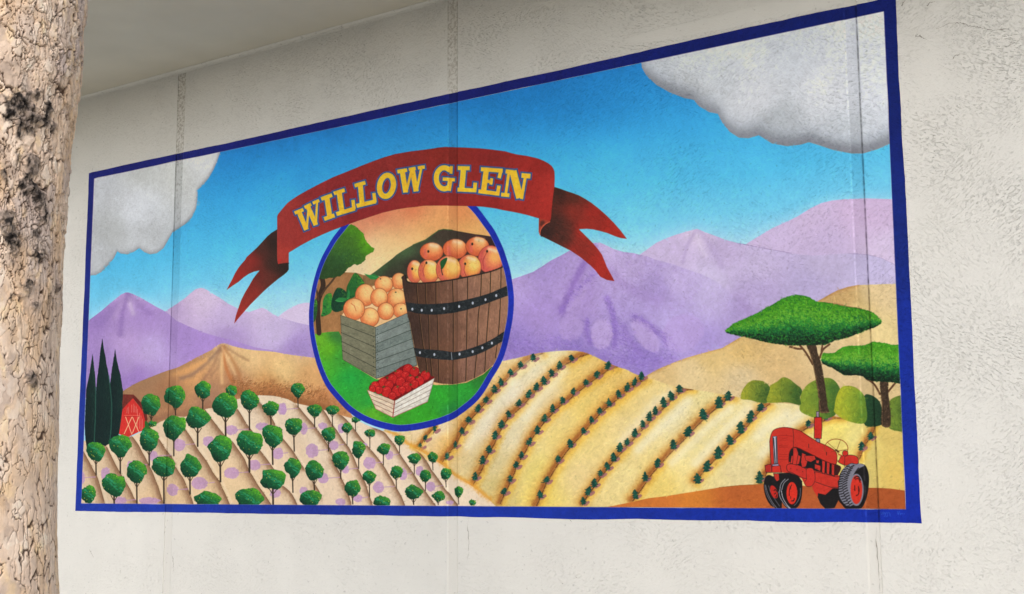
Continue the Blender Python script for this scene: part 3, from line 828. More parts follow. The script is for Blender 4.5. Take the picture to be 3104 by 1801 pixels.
glow(ZI("1220,430 1340,470 1480,585 1620,645 1750,725 1940,850 2060,970 2290,1100 2500,1270") + (3, -3), 7, rgb(218, 150, 60), .8, clip=None, noise=.6)
glow(ZI("1540,620 1660,700 1760,760"), 6, rgb(226, 168, 60), .7, noise=.4)
LINES = [(ZH, "48,590 120,720 175,830 215,900 240,970 262,1050 290,1150 312,1230"), (ZH, "335,540 420,715 470,810 510,880 560,960 620,1060 660,1150 700,1210"), (ZH, "640,410 720,520 760,600 800,670 850,770 890,850 920,930 960,1030 990,1130 1018,1220"),
         (ZH, "970,450 1010,510 1060,590 1120,665"), (ZH, "1175,790 1210,850 1260,920 1300,1010 1330,1080 1360,1160 1390,1250"), (ZH, "1290,330 1370,450 1430,560 1540,710 1620,850 1700,960 1735,1040 1770,1110 1830,1250"),
         (ZH, "1520,80 1590,180 1650,260 1720,350 1790,430 1860,480 1910,550 1960,620 2010,700 2060,830 2100,890 2170,1010 2250,1120 2330,1245"), (ZH, "1925,90 1970,160 2010,230 2050,290 2100,350"), (ZH, "2170,560 2230,630 2290,710 2360,810"),
         (ZH, "2175,-20 2230,50 2290,120 2340,200 2375,265"), (ZI, "-20,510 40,580 110,670 180,780 210,830 240,870"), (ZI, "0,1100 60,1150 95,1190 130,1250 165,1325"), (ZI, "385,1085 425,1150 450,1200"),
         (ZI, "180,135 240,210 300,280 350,335 400,400 450,470 500,545 560,640 600,720"), (ZI, "590,780 640,870 690,960 705,1010 740,1080 780,1180 820,1310"), (ZI, "470,160 520,230 560,300 600,365 650,430 700,510 740,570 790,630 820,690 850,750 885,840 910,900 950,980 990,1060 1015,1140 1040,1220 1072,1300"),
         (ZI, "680,225 730,265 780,315 830,375 880,440 940,520 1000,590 1060,660 1120,730 1170,795 1230,880 1270,950 1310,1010 1345,1080 1380,1140 1430,1230 1468,1325"), (ZI, "1110,395 1170,420 1230,455 1280,520 1340,590 1380,660 1430,740 1500,840 1570,940 1620,1020 1660,1080 1740,1190 1790,1260 1835,1315"),
         (ZI, "1655,700 1700,750 1760,840 1790,900 1830,950 1880,1020 1930,1090 1960,1140 2010,1190 2050,1250 2105,1320")]
for f, s in LINES:
    pl = catmull(f(s), False, 3)
    sc = 22 if pl[0][0] < 850 else 15
    d = pl[-1] - pl[0]; s_ = 1
    glow(pl, sc, rgb(154, 120, 92), .8, side=-1, clip=OM, noise=.25)
    glow(pl, sc * .4, rgb(120, 84, 60), .6, side=-1, clip=OM, noise=.3)
    line(pl, 2.2, rgb(100, 70, 50), .8, soft=1.4, clip=OM)
    glow(pl + (7, -4), 4, rgb(238, 218, 190), .35, clip=OM)

SH = [(ZG, 320, 1190, 110, 170, 0), (ZG, 622, 1085, 90, 110, 200), (ZG, 900, 970, 120, 130, 210), (ZG, 1215, 835, 150, 150, 185), (ZG, 1570, 790, 130, 130, 0), (ZG, 1850, 655, 150, 120, 210), (ZG, 2220, 610, 160, 100, 0), (ZG, 2465, 400, 110, 150, 0), (ZG, 1850, 1175, 190, 140, 210), (ZG, 2125, 1080, 150, 130, 195), (ZG, 2410, 940, 130, 140, 120), (ZG, 1460, 1300, 200, 150, 180), (ZG, 1130, 1380, 140, 150, 190), (ZG, 500, 1510, 150, 90, 190), (ZG, 850, 1515, 250, 90, 100), (ZG, 45, 1235, 50, 150, 155), (ZG, 2380, 1420, 130, 120, 0),
      (ZI, 245, 400, 90, 150, 140), (ZI, 345, 665, 155, 175, 185), (ZI, 475, 365, 110, 80, 0), (ZI, 700, 395, 90, 120, 0), (ZI, 610, 600, 110, 120, 120), (ZI, 1040, 815, 150, 150, 160), (ZI, 1280, 720, 100, 110, 110), (ZI, 750, 890, 95, 100, 150), (ZI, 480, 1000, 130, 130, 210), (ZI, 1150, 1110, 140, 140, 190), (ZI, 1450, 950, 100, 150, 100), (ZI, 1650, 910, 100, 120, 0), (ZI, 1785, 1100, 110, 120, 145), (ZI, 240, 1150, 100, 100, 0), (ZI, 690, 1285, 120, 90, 0), (ZI, 900, 1240, 110, 100, 120), (ZI, 2010, 1295, 90, 50, 0), (ZI, 980, 590, 70, 40, 0), (ZI, 0, 165, 70, 130, 170)]
for f, x, y, w, h, tl in SH:
    c = f("%f,%f" % (x, y))[0]
    e = jag(ellipse(c[0], c[1], w / 8, h / 8, 18), .9, 3)
    mk = poly_mask(e)
    put(mk, rgb(178, 138, 178), .8, tex=.06, mul=OM[mk.sl])
    if tl: line([c, (c[0] + w / 8 + 4, c[1] - 1), (c[0] + tl / 4, c[1] - 3)], 2.6, rgb(176, 136, 172), .8, clip=OM)
    x_, y_ = scatter(mk, 16)
    dabs(x_, y_, np.broadcast_to(rgb(196, 164, 200), (16, 3)), ln=4, w=1.2, alpha=.5, clip=OM)

brush_pass(2500, 240, 1500, 1200, 1540, 8, 2.2, .05, .5)
# cypresses
CYP = [("822,503 828,560 838,640 846,720 850,800 851,900 848,1000 843,1150 838,1290 800,1345 770,1340 757,1260 752,1150 757,1000 765,820 790,700 806,600", 'leftmost and shortest painted cypress beside the blue border'),
       ("1022,460 1032,540 1050,620 1068,690 1080,760 1090,830 1093,900 1088,1000 1078,1100 1060,1200 1030,1270 975,1300 975,1100 972,900 978,760 990,660 1006,560", 'right-hand painted cypress against the red barn'),
       ("908,368 918,440 935,530 950,620 965,700 978,790 986,880 992,980 990,1080 982,1200 970,1300 935,1322 870,1300 838,1290 838,1200 845,1050 850,900 862,720 878,600 890,480", 'tallest painted cypress, in the middle of the three')]
for s, lab in CYP:
    mk = shape('painted_cypress', jag(ZR3(s), .3, 4), rgb(18, 40, 38), label=lab, tex=.1)
    foliage(mk, rgb(14, 26, 30), rgb(18, 38, 38), rgb(34, 64, 52), 420, ln=9, w=2, lx=.9, ly=-.2, spread=.25, ang=rng.normal(1.5, .25, 420))
    p = ZR3(s); k = np.argmin(p[:, 1])
line(catmull(ZR3("850,800 848,1000 843,1150 836,1290"), False), 3, rgb(46, 96, 80), .7)
line(catmull(ZR3("965,700 986,880 992,1000 985,1180 970,1300"), False), 3, rgb(46, 96, 80), .7)

# barn
WALLB = ZG("655,268 690,320 735,370 770,425 790,480 805,540 800,650 720,680 600,737 540,720 484,705 495,640 510,540 520,450 530,395 590,335")
i0 = None
mk = shape('painted_barn', WALLB, rgb(206, 52, 46), label='red painted barn with white crossed doors', tex=.04)
i0 = mk.idx
BM = _Lazy(mk)
for x in range(520, 800, 17):
    line(ZG("%d,300 %d,720" % (x + (x - 640) * -.06, x + (x - 640) * .05)), 1.0, rgb(160, 34, 34), .55, clip=BM)
for s in ("585,385 580,450", "602,375 600,455", "665,340 662,440", "678,360 676,440", "695,370 693,450", "710,400 708,640", "735,450 735,640", "752,480 752,660", "770,520 768,640", "640,350 638,440"):
    line(ZG(s), 1.1, rgb(232, 170, 150), .75, clip=BM)
for s in ("565,498 640,706", "640,500 548,700", "648,498 722,672", "728,492 648,690"):
    line(ZG(s), 2.6, rgb(226, 170, 130), .95)
line(ZG("548,478 735,478"), 1.8, rgb(226, 120, 100), .8); line(ZG("548,490 735,488"), 1.2, rgb(140, 26, 28), .8)
shape('roof', ZG("536,222 660,225 655,270 590,335 530,400 524,330"), rgb(112, 48, 40), parent=i0, tex=.1)
shape('roof', ZG("660,225 705,270 760,330 800,390 820,450 832,530 818,552 800,535 775,430 735,370 655,270"), rgb(104, 38, 34), parent=i0, tex=.08)

TREES = [(ZG, "205,910,240,245,1200"), (ZG, "500,850,265,290,1180"), (ZG, "850,770,250,290,1080"), (ZG, "875,345,250,270,590"), (ZG, "1165,250,260,260,470"), (ZG, "1500,165,225,225,410"), (ZG, "1845,180,145,145,240"),
         (ZG, "1438,515,295,275,850"), (ZG, "1147,610,290,290,965"), (ZG, "1775,365,310,300,740"), (ZG, "2065,290,240,250,650"), (ZG, "2325,390,210,185,590"), (ZG, "1712,885,305,335,1280"), (ZG, "2345,725,275,275,1070"), (ZG, "2065,810,330,310,1160"),
         (ZG, "700,1165,260,280,1545"), (ZG, "1028,1100,285,260,1545"), (ZG, "1345,1100,265,270,1430"), (ZG, "425,1325,280,290,1560"), (ZG, "110,1440,190,230,1500"), (ZG, "1560,1500,310,210,1560"), (ZG, "2060,1495,360,270,1560"), (ZG, "2350,1255,310,270,1575"), (ZG, "890,580,110,75,600"),
         (ZI, "173,-67,165,170,135"), (ZI, "125,370,225,210,670"), (ZI, "545,465,195,185,670"), (ZI, "375,180,180,150,380"), (ZI, "590,175,155,125,370"), (ZI, "870,290,110,70,430"), (ZI, "770,390,130,130,600"), (ZI, "910,645,180,190,880"), (ZI, "1045,455,135,100,630"), (ZI, "1210,640,165,130,840"),
         (ZI, "1405,535,140,120,690"), (ZI, "1585,765,160,130,950"), (ZI, "1808,745,125,125,900"), (ZI, "110,870,220,250,1170"), (ZI, "370,910,235,245,1140"), (ZI, "693,780,205,220,1000"), (ZI, "1040,985,170,160,1220"), (ZI, "1365,930,165,150,1120"), (ZI, "1720,970,150,135,1150"), (ZI, "1967,950,130,150,1105"),
         (ZI, "835,1120,205,190,1310"), (ZI, "325,1245,285,200,1320"), (ZI, "1190,1285,235,140,1320"), (ZI, "1575,1170,205,190,1315"), (ZI, "1873,1220,150,130,1320"), (ZI, "2120,1160,110,135,1315"), (ZI, "2290,1295,95,70,1320")]
for k_, (f, s) in enumerate(TREES):
    x, y, w, h, tb = [float(t) for t in s.split(',')]
    c = f("%f,%f" % (x, y))[0]; w /= 4; h /= 4; tb = f("%f,%f" % (x, tb))[0][1]
    tw = max(2.0, w * .062)
    sway = random.uniform(-.5, 2) * .6
    if tb > c[1] + h * .5:
        tp = catmull(np.array([(c[0] + sway * 0, c[1] + h * .3), (c[0], c[1] + h * .62), (c[0] + sway, tb)]), False)
        line(tp, tw * 1.15, rgb(58, 46, 36), 1, soft=1)
        yb = c[1] + h * .68
        line([(c[0], yb), (c[0] - w * .14, c[1] + h * .42)], tw * .5, rgb(66, 52, 38), 1); line([(c[0], yb), (c[0] + w * .16, c[1] + h * .42)], tw * .5, rgb(66, 52, 38), 1)
    r = np.random.default_rng(k_ + 100)
    n = 11
    t = np.linspace(0, 2 * np.pi, n, endpoint=False) + r.normal(0, .08, n)
    rad = 1 + r.normal(0, .075, n)
    ex = np.c_[c[0] + w / 2 * np.cos(t) * rad, c[1] + h / 2 * (np.sin(t) * rad) * np.where(np.sin(t) > 0, 1.0, 1.0)]
    # the crowns narrow a little towards the trunk
    ex[:, 0] = c[0] + (ex[:, 0] - c[0]) * (1 - .22 * np.clip((ex[:, 1] - c[1]) / (h / 2), 0, 1))
    crown = catmull(ex, n=4)
    mk = shape(None, jag(crown, .9, 3.5), rgb(24, 78, 44), part=False, tex=.1)
    i0 = reg('painted_orchard_tree', catmull(ex, n=2))
    if tb > c[1] + h * .55:
        reg('trunk', np.array([(c[0] - tw * .6, c[1] + h * .45), (c[0] + tw * .6, c[1] + h * .45), (c[0] + sway + tw * .6, tb), (c[0] + sway - tw * .6, tb)]), parent=i0)
    n = int(40 + w * h * .16)
    lg = rgb(108, 178, 38) if c[0] < 860 else rgb(100, 164, 42)
    foliage(mk, rgb(6, 32, 28), rgb(22, 96, 54), lg, n, ln=5, w=1.9, lx=.62, ly=-.8, spread=.22, ang=rng.normal(-.4, .8, n))
    k2 = int(n * .18); x_, y_ = scatter(mk, k2)
    kk = np.abs((x_ - c[0]) / w * .8 - (y_ - c[1]) / h * 1.0 - .05) < .12
    dabs(x_[kk], y_[kk], np.broadcast_to(rgb(46, 146, 104), (kk.sum(), 3)), ln=6, w=1.8, ang=.5, alpha=.55, clip=_Lazy(mk))
    x_, y_ = scatter(mk, 6)
    dabs(x_, y_, np.broadcast_to(rgb(196, 186, 60), (6, 3)), ln=1.2, w=1.7, alpha=.85)
shape('painted_bush', ZG("800,545 830,560 845,600 870,640 830,640 800,620"), rgb(44, 96, 40), smooth=True, tex=.1, label='small green painted bush at the barn corner')

# --- the oval
RING_O = np.array([(1215, 1308), (1265, 1303), (1315, 1292), (1352, 1280), (1390, 1261), (1440, 1222), (1468, 1188), (1492, 1147), (1510, 1118), (1524, 1090), (1537, 1050), (1546, 1010), (1554, 968), (1557.5, 927), (1557, 888), (1552, 850), (1546, 818), (1537, 788), (1527, 758), (1515, 730), (1498, 697), (1477, 668), (1450, 632), (1420, 603), (1380, 582), (1330, 570), (1270, 568), (1210, 575), (1150, 590), (1100, 618), (1062, 655), (1035, 688), (1010, 720), (992, 750), (976, 780), (963, 812), (953, 845), (946, 875), (941, 905), (937.5, 938), (937, 968), (938, 992), (941, 1018), (947, 1052), (956, 1088), (965, 1117), (977, 1147), (991, 1174), (1008, 1196), (1028, 1219), (1050, 1242), (1077, 1263), (1107, 1280), (1140, 1293), (1178, 1303)], float)


def inset(pts, d, dx_right=0):
    """shrink a convex outline by d (mural-wall metres, given in cm)"""
    c = to_canvas(pts)
    nx = np.roll(c, -1, 0) - np.roll(c, 1, 0)
    nrm = np.c_[-nx[:, 1], nx[:, 0]]; nrm /= np.hypot(*nrm.T)[:, None]
    cen = c.mean(0)
    s = np.sign(((cen - c) * nrm).sum(1))[:, None]
    q = c + nrm * s * d * CW / (MW * 100)
    q = np.c_[q[:, 0] / CW, 1 - q[:, 1] / CH, np.ones(len(q))] @ HM.T
    return q[:, :2] / q[:, 2:]


RO = catmull(RING_O, n=3)
RI = inset(RO, 3.7)
mk = shape('medallion', RO, rgb(26, 44, 150), label='oval picture of fruit baskets framed by a blue ring under the ribbon', tex=.08)
MED = mk.idx
mkI = poly_mask(RI); IN = _Lazy(mkI)
line(np.vstack([RI, RI[:1]]), 1.8, rgb(214, 210, 200), .5)
put(mkI, idw((1150, 650, (190, 84, 66)), (1250, 640, (196, 92, 62)), (1400, 650, (206, 120, 74)), (1100, 700, (196, 110, 84)), (1200, 690, (210, 128, 92)), (1300, 690, (216, 148, 92)), (1450, 710, (222, 170, 104)), (1180, 740, (226, 186, 128)), (1300, 720, (218, 160, 100)), (1130, 740, (236, 214, 160)), (1200, 760, (236, 212, 150)), (1270, 715, (230, 190, 126)), (1200, 725, (228, 186, 126)), (1160, 790, (236, 216, 158)), (1080, 810, (228, 208, 168)), (1400, 700, (220, 164, 98)), pw=1.3, soft=1600), tex=.04)
shape('painted_sunset', RI, CAN[0, 0] * 0, parent=MED, part=False, alpha=0)
CLIP2[0] = RI[::3]
put(poly_mask(ZD("0,780 300,740 420,742 550,745 660,780 780,800 1200,800 1200,1600 -200,1600"), pad=0), rgb(150, 106, 66), .0)
HB = ZD("735,772 810,720 900,650 1000,575 1050,530 1150,465 1250,410 1330,380 1400,350 1480,290 1560,235 1620,222 1720,228 1800,245 1900,262 2000,280 2100,292 2250,318 2500,360 2500,800 1100,820 900,800")
mk = shape('painted_hill', HB, idw((1160, 810, (66, 92, 58)), (1230, 760, (72, 96, 62)), (1290, 740, (60, 66, 50)), (1340, 710, (66, 56, 46)), (1450, 720, (64, 46, 42)), (1500, 740, (52, 36, 36)), (1180, 830, (58, 50, 42)), (1120, 830, (58, 84, 54)), (1250, 800, (52, 44, 38))), parent=MED, clip=IN, tex=.07)
line(ZD("1250,410 1400,350 1560,235 1620,222 1720,230"), 3, rgb(58, 90, 48), .8, clip=IN)
shape(None, ZD("40,820 420,742 560,748 660,780 800,800 860,860 600,1000 380,1270 380,1500 -100,1500"), rgb(154, 110, 70), part=False, clip=IN, tex=.09)
shape(None, ZD("640,780 700,775 880,820 880,900 640,900"), rgb(126, 96, 62), part=False, clip=IN, tex=.09)
GR = cat(ZE("30,215 130,200 230,185 350,180 420,300 430,540 800,760 1300,780 1520,830 1730,825 1900,800 2100,700 2200,610 2500,560 2500,1500 -100,1500"))
mk = shape('painted_grass', GR, idw((965, 1030, (102, 164, 40)), (1000, 1060, (98, 168, 34)), (1025, 1020, (52, 108, 52)), (1030, 1080, (56, 140, 50)), (980, 1120, (70, 160, 44)), (1060, 1150, (36, 152, 62)), (1120, 1220, (40, 146, 58)), (1040, 1180, (46, 158, 56)), (1200, 1280, (58, 150, 40)), (1130, 1250, (96, 170, 40)), (1350, 1210, (52, 162, 46)), (1400, 1180, (46, 150, 52)), (1450, 1140, (44, 120, 48)), (1470, 1110, (40, 100, 44)), (1300, 1270, (56, 158, 40)), (1370, 1240, (40, 128, 60))), parent=MED, clip=IN, tex=.07)
x_, y_ = scatter(mk, 1600)
cc = to_canvas(np.c_[x_, y_]).astype(int)
dabs(x_, y_, np.clip(CAN[np.clip(cc[:, 1], 0, CH - 1), np.clip(cc[:, 0], 0, CW - 1)] * (1 + rng.normal(0, .16, (1600, 1))), 0, 1).astype(np.float32), ln=7, w=1.8, ang=rng.normal(-.3, .8, 1600), alpha=.5, clip=IN)
# oval's tree and shrubs
line(catmull(ZD("150,820 160,900 130,1000 100,1100 95,1250 110,1480"), False), 15, rgb(58, 44, 34), 1, clip=IN)
line(catmull(ZD("310,790 260,860 190,940 140,1020"), False), 6, rgb(78, 58, 42), 1, clip=IN)
line(catmull(ZD("60,900 90,1000 100,1080"), False), 6, rgb(78, 58, 42), 1, clip=IN)
for s, c in (("40,1100 80,1080 90,1200 60,1330 20,1340", (34, 74, 44)), ("150,1200 160,1080 200,1010 262,1005 265,1130 255,1230 140,1280", (48, 120, 52)), ("258,1130 280,1020 335,930 420,960 450,1020 460,1100 430,1180 330,1225 270,1200", (24, 62, 42)), ("440,1060 445,930 490,830 540,752 590,775 650,850 655,890 590,950 550,1030 470,1075", (40, 96, 46))):
    mk = shape('painted_shrub', ZD(s), rgb(*c), parent=MED, smooth=True, clip=IN, tex=.12)
    foliage(mk, rgb(22, 52, 38), rgb(*c), rgb(84, 150, 46), 60, ln=7, w=2.4, lx=.8, ly=-.5, spread=.3)
TR = ZD("490,160 530,175 560,190 600,230 640,270 670,330 700,390 740,425 772,455 772,492 720,520 680,542 675,590 620,640 575,655 550,640 500,670 470,690 440,720 410,760 370,790 320,798 200,820 90,830 120,700 200,540 300,360 390,240")
mk = shape('painted_tree', TR, idw((1055, 690, (72, 128, 32)), (1110, 730, (86, 146, 26)), (1125, 760, (80, 142, 28)), (1030, 740, (58, 96, 40)), (1000, 790, (44, 76, 40)), (980, 830, (42, 68, 36)), (1050, 780, (46, 82, 46)), (1090, 790, (56, 96, 40)), (1020, 820, (40, 66, 36)), (1060, 740, (70, 110, 40))), parent=MED, clip=IN, tex=.1, rough=.8)
foliage(mk, rgb(38, 60, 34), rgb(58, 96, 40), rgb(92, 150, 32), 260, ln=6, w=2.2, lx=.8, ly=-.55, spread=.25)
for s, a in (("660,760 720,775 780,768 830,790 860,820 800,830 740,828 700,800", 0), ("305,1085 350,1050 420,1050 450,1075 400,1100 340,1105", 0), ("450,1060 455,990 470,940 490,1000 480,1050 462,1080", 0)):
    mk = shape('leaf', ZD(s), rgb(44, 120, 62), parent=MED, clip=IN)
    line(ZD(' '.join(s.split()[0:1] + s.split()[4:5])), 1.2, rgb(90, 170, 90), .8)


def plankface(quad, rows, c1, c2, dark, name, parent, nails=True):
    q = np.asarray(quad, float)       # tl, tr, br, bl
    for i in range(rows):
        a, b = i / rows, (i + 1) / rows
        tl, tr = q[0] + (q[3] - q[0]) * a, q[1] + (q[2] - q[1]) * a
        bl, br = q[0] + (q[3] - q[0]) * b, q[1] + (q[2] - q[1]) * b
        t = random.random()
        c = rgb(*[x * (1 - t) + y * t for x, y in zip(c1, c2)])
        mk = shape(name, np.array([tl, tr, br, bl]), c, parent=parent, clip=IN, tex=.1)
        n = 70; x_, y_ = scatter(mk, n)
        d = tr - tl
        dabs(x_, y_, (c * (1 + rng.normal(0, .12, (n, 1)))).clip(0, 1).astype(np.float32), ln=10, w=1.4, ang=math.atan2(d[1], d[0]) + rng.normal(0, .12, n), alpha=.5, clip=_Lazy(mk))
        line([bl, br], 3.0 if i < rows - 1 else 1.2, rgb(*dark), .9, soft=1.2)
    line([q[0], q[1]], 1.4, rgb(*dark), .7); line([q[0], q[3]], 1.2, rgb(*dark), .6); line([q[1], q[2]], 1.4, rgb(*dark), .7)


def fruit(cx, cy, rx, ry, edge, mid, hi, off=(.2, -.2), clip=None, name='peach', rot=0):
    e = ellipse(cx, cy, rx, ry, 22, rot)
    mk = shape(name, e, rgb(*edge), parent=MED, clip=IN, tex=.05)
    for r, c, a, so in ((.80, mid, .8, 5), (.52, hi, .75, 6)):
        m2 = poly_mask(ellipse(cx + rx * off[0] * (1.2 - r), cy + ry * off[1] * (1.2 - r) * 1.4, rx * r, ry * r, 22, rot), pad=12); m2.a = blur(m2.a, so) * _Lazy(mk)[m2.sl]
        put(m2, rgb(*c), a, tex=.05, mul=IN[m2.sl])
    x_, y_ = scatter(mk, 26)
    dabs(x_, y_, np.where(rng.random((26, 1)) < .5, rgb(*mid) * 1.05, rgb(*edge) * 1.05).clip(0, 1).astype(np.float32), ln=8, w=1.8, ang=rng.normal(1.2, .6, 26), alpha=.3, clip=_Lazy(mk))
    sl, D, _, _ = seg_dist(np.vstack([e, e[:1]]), 3)
    put(Mask(sl, (np.clip(1.6 - D, 0, 1) * .55).astype(np.float32)), rgb(*[v * .62 for v in edge]), tex=0, mul=IN[sl])
    return mk


# peaches in the grey crate
for x, y, rx, ry in ((1080, 850, 90, 100), (895, 890, 112, 102), (1050, 1060, 120, 122), (670, 1020, 120, 135), (840, 1050, 105, 115), (1100, 1205, 95, 90), (920, 1215, 100, 105), (725, 1290, 115, 118), (535, 1190, 130, 132)):
    fruit(940 + x / 4, 640 + y / 4, rx / 4, ry / 4, (208, 112, 68), (234, 174, 108), (240, 200, 132), off=(.3, -.35))
line(ZD("500,1120 540,1150 560,1210"), 3, rgb(196, 96, 60), .7, soft=2)
for s in ("1040,985", "1105,1185", "855,822"): shape(None, ellipse(*ZD(s)[0], 2.6, 1.8), rgb(60, 60, 40), part=False)
q1 = cat(ZD("370,1262"), ZE("795,130 805,752 398,520"))
q2 = cat(ZE("795,130 1185,-45 1300,590 805,752"))
put(poly_mask(np.array([q1[0], q1[1], q2[1] + (6, 4), q1[1] + (0, -8)])), rgb(70, 66, 50), .0)
plankface(q1, 5, (112, 110, 88), (122, 120, 98), (44, 46, 36), 'crate_slat', MED)
plankface(q2, 6, (110, 120, 114), (124, 132, 126), (44, 52, 46), 'crate_slat', MED)
for t in np.linspace(.05, .95, 12):
    for q, u in ((q1, .93), (q2, .05)):
        p = (q[0] + (q[3] - q[0]) * t) * (1 - u) + (q[1] + (q[2] - q[1]) * t) * u
        shape(None, ellipse(*p, 1.3, 1.3, 8), rgb(40, 44, 38), part=False)

# peaches in the barrel
R_ = [(1475, 495, 142, 112), (1760, 460, 148, 122), (2030, 430, 142, 118), (1270, 735, 92, 140), (2190, 590, 152, 172), (1440, 735, 128, 150), (1935, 680, 142, 152), (1680, 710, 152, 168)]
for k_, (x, y, rx, ry) in enumerate(R_):
    ed, mi, hi = ((196, 92, 58), (224, 130, 78), (240, 182, 116)) if k_ < 3 else (((200, 96, 72), (232, 160, 72), (246, 210, 116)))
    if k_ in (4,): ed, mi, hi = (196, 86, 74), (218, 124, 82), (238, 172, 94)
    fruit(940 + x / 4, 640 + y / 4, rx / 4, ry / 4, ed, mi, hi, off=((.55, -.25) if k_ > 2 else (.35, -.5)))
    # pink cheek and pale crown
    glow(ZD("%f,%f %f,%f" % (x - rx * .55, y - ry * .2, x - rx * .5, y + ry * .5)), 5, rgb(206, 96, 88), .6, clip=IN)
    glow(ZD("%f,%f %f,%f" % (x - rx * .1, y - ry * .75, x + rx * .45, y - ry * .6)), 6, rgb(242, 200, 158), .8, clip=IN)
for s in ("1435,490", "1968,400", "1240,700", "1412,628", "2148,488", "1882,640"): shape(None, ellipse(*ZD(s)[0], 3.2, 4.2), rgb(46, 44, 32), part=False)
for s in ("1895,790 1870,720 1880,660", "1385,790 1370,720 1400,640", "2110,690 2100,600 2140,510"): line(catmull(ZD(s), False), 2.2, rgb(150, 50, 50), .7, soft=1.6)
shape('leaf', ZD("1590,690 1580,620 1620,580 1665,568 1650,630 1610,700"), rgb(34, 84, 44), parent=MED, smooth=True)
line(catmull(ZD("1590,690 1600,740 1610,775"), False), 2.4, rgb(30, 44, 30), 1)

# barrel
BAR = cat(ZD("1115,812 1130,792 1158,782 1170,840 1195,862 1250,874 1300,878 1400,872 1500,862 1600,852 1750,832 1900,800 2050,765 2200,730 2300,695 2375,660 2480,640"), ZE("2480,200 2400,400 2300,520 2190,612 2100,690 2000,745 1900,785 1820,805 1730,820 1600,812 1510,795 1400,740 1340,690 1310,600 1285,480 1260,330 1235,200 1210,60"), ZD("1190,1290 1170,1180 1150,1060 1130,940"))
mk = shape('barrel', BAR, idw((1225, 870, (64, 47, 40)), (1240, 1000, (62, 45, 38)), (1290, 900, (80, 55, 42)), (1290, 1100, (80, 55, 42)), (1350, 900, (112, 79, 62)), (1350, 1100, (110, 75, 56)), (1420, 880, (136, 99, 80)), (1420, 1100, (134, 97, 80)), (1500, 860, (148, 109, 84)), (1500, 1000, (150, 109, 86)), (1300, 1150, (88, 59, 46))), parent=MED, clip=IN, tex=.09)
BMk = _Lazy(mk); x_, y_ = scatter(mk, 1400)
cc = to_canvas(np.c_[x_, y_]).astype(int)
dabs(x_, y_, np.clip(CAN[np.clip(cc[:, 1], 0, CH - 1), np.clip(cc[:, 0], 0, CW - 1)] * (1 + rng.normal(0, .2, (1400, 1))), 0, 1).astype(np.float32), ln=13, w=1.5, ang=rng.normal(1.5, .1, 1400), alpha=.5, clip=IN)
STV = [(1290, 880, 1350, 690), (1400, 875, 1420, 740), (1530, 860, 1490, 790), (1720, 835, 1560, 800), (1730, 835, 1730, 815), (1912, 800, 1895, 785), (2080, 760, 2000, 740), (2192, 735, 2120, 680), (2318, 690, 2210, 600)]
STV = [(("1290,880 1310,1120"), "1370,340 1410,560 1420,740"), ("1400,875 1410,1120", "1440,20 1450,380 1490,790"), ("1530,865 1530,1120", "1545,20 1555,400 1565,800"), ("1725,840 1735,1100", "1735,20 1735,420 1730,815"), ("1912,805 1912,1060", "1905,20 1900,380 1890,785"), ("2080,760 2070,1020", "2040,20 2030,340 1995,740"), ("2192,735 2185,990", "2160,20 2140,300 2120,680"), ("2318,695 2315,930", "2300,20 2280,260 2250,500")]
for a, b in STV: line(catmull(cat(ZD(a), ZE(b)), False), 2.8, rgb(40, 32, 26), .85, soft=1.5, clip=BMk); line(catmull(cat(ZD(a), ZE(b)), False) + (2.4, 0), 1.4, rgb(160, 112, 70), .5, clip=BMk)
line(catmull(ZD("1115,812 1130,792 1158,782 1170,840 1195,862 1250,874 1400,872 1600,852 1900,800 2200,730 2375,660"), False), 4.5, rgb(40, 34, 30), .9, clip=IN)
for s, f in (("1165,1105 1280,1122 1400,1130 1550,1125 1700,1110 1850,1085 2000,1050 2100,1022 2200,990 2300,945 2420,895 2420,1020 2300,1062 2200,1100 2100,1135 2000,1170 1880,1205 1750,1232 1620,1250 1500,1257 1400,1252 1300,1240 1185,1212", ZD), ("1262,380 1380,395 1500,402 1620,412 1730,432 1820,420 1900,400 2000,368 2100,330 2180,290 2250,250 2310,210 2380,165 2360,290 2280,330 2200,380 2100,430 2000,470 1880,502 1730,528 1600,522 1500,510 1400,500 1285,480", ZE)):
    mk = shape('hoop', f(s), rgb(36, 40, 42), parent=MED, clip=IN, tex=.25)
    x_, y_ = scatter(mk, 200); dabs(x_, y_, (rgb(44, 50, 52) * (1 + rng.normal(0, .35, (200, 1)))).clip(0, 1).astype(np.float32), ln=6, w=1.5, ang=rng.normal(-.2, .5, 200), alpha=.6, clip=_Lazy(mk))
for s, f in (("1243,1190 1357,1203 1478,1203 1628,1183 1810,1157 1975,1117 2130,1075 2260,1025", ZD), ("1335,437 1510,460 1815,455 1975,425 2092,378 2208,322", ZE)):
    for p in f(s): shape('rivet', ellipse(*p, 3.2, 4.6, 8), rgb(176, 180, 190), parent=MED)
line(ZE("1712,435 1720,520"), 2, rgb(170, 176, 186), .8)

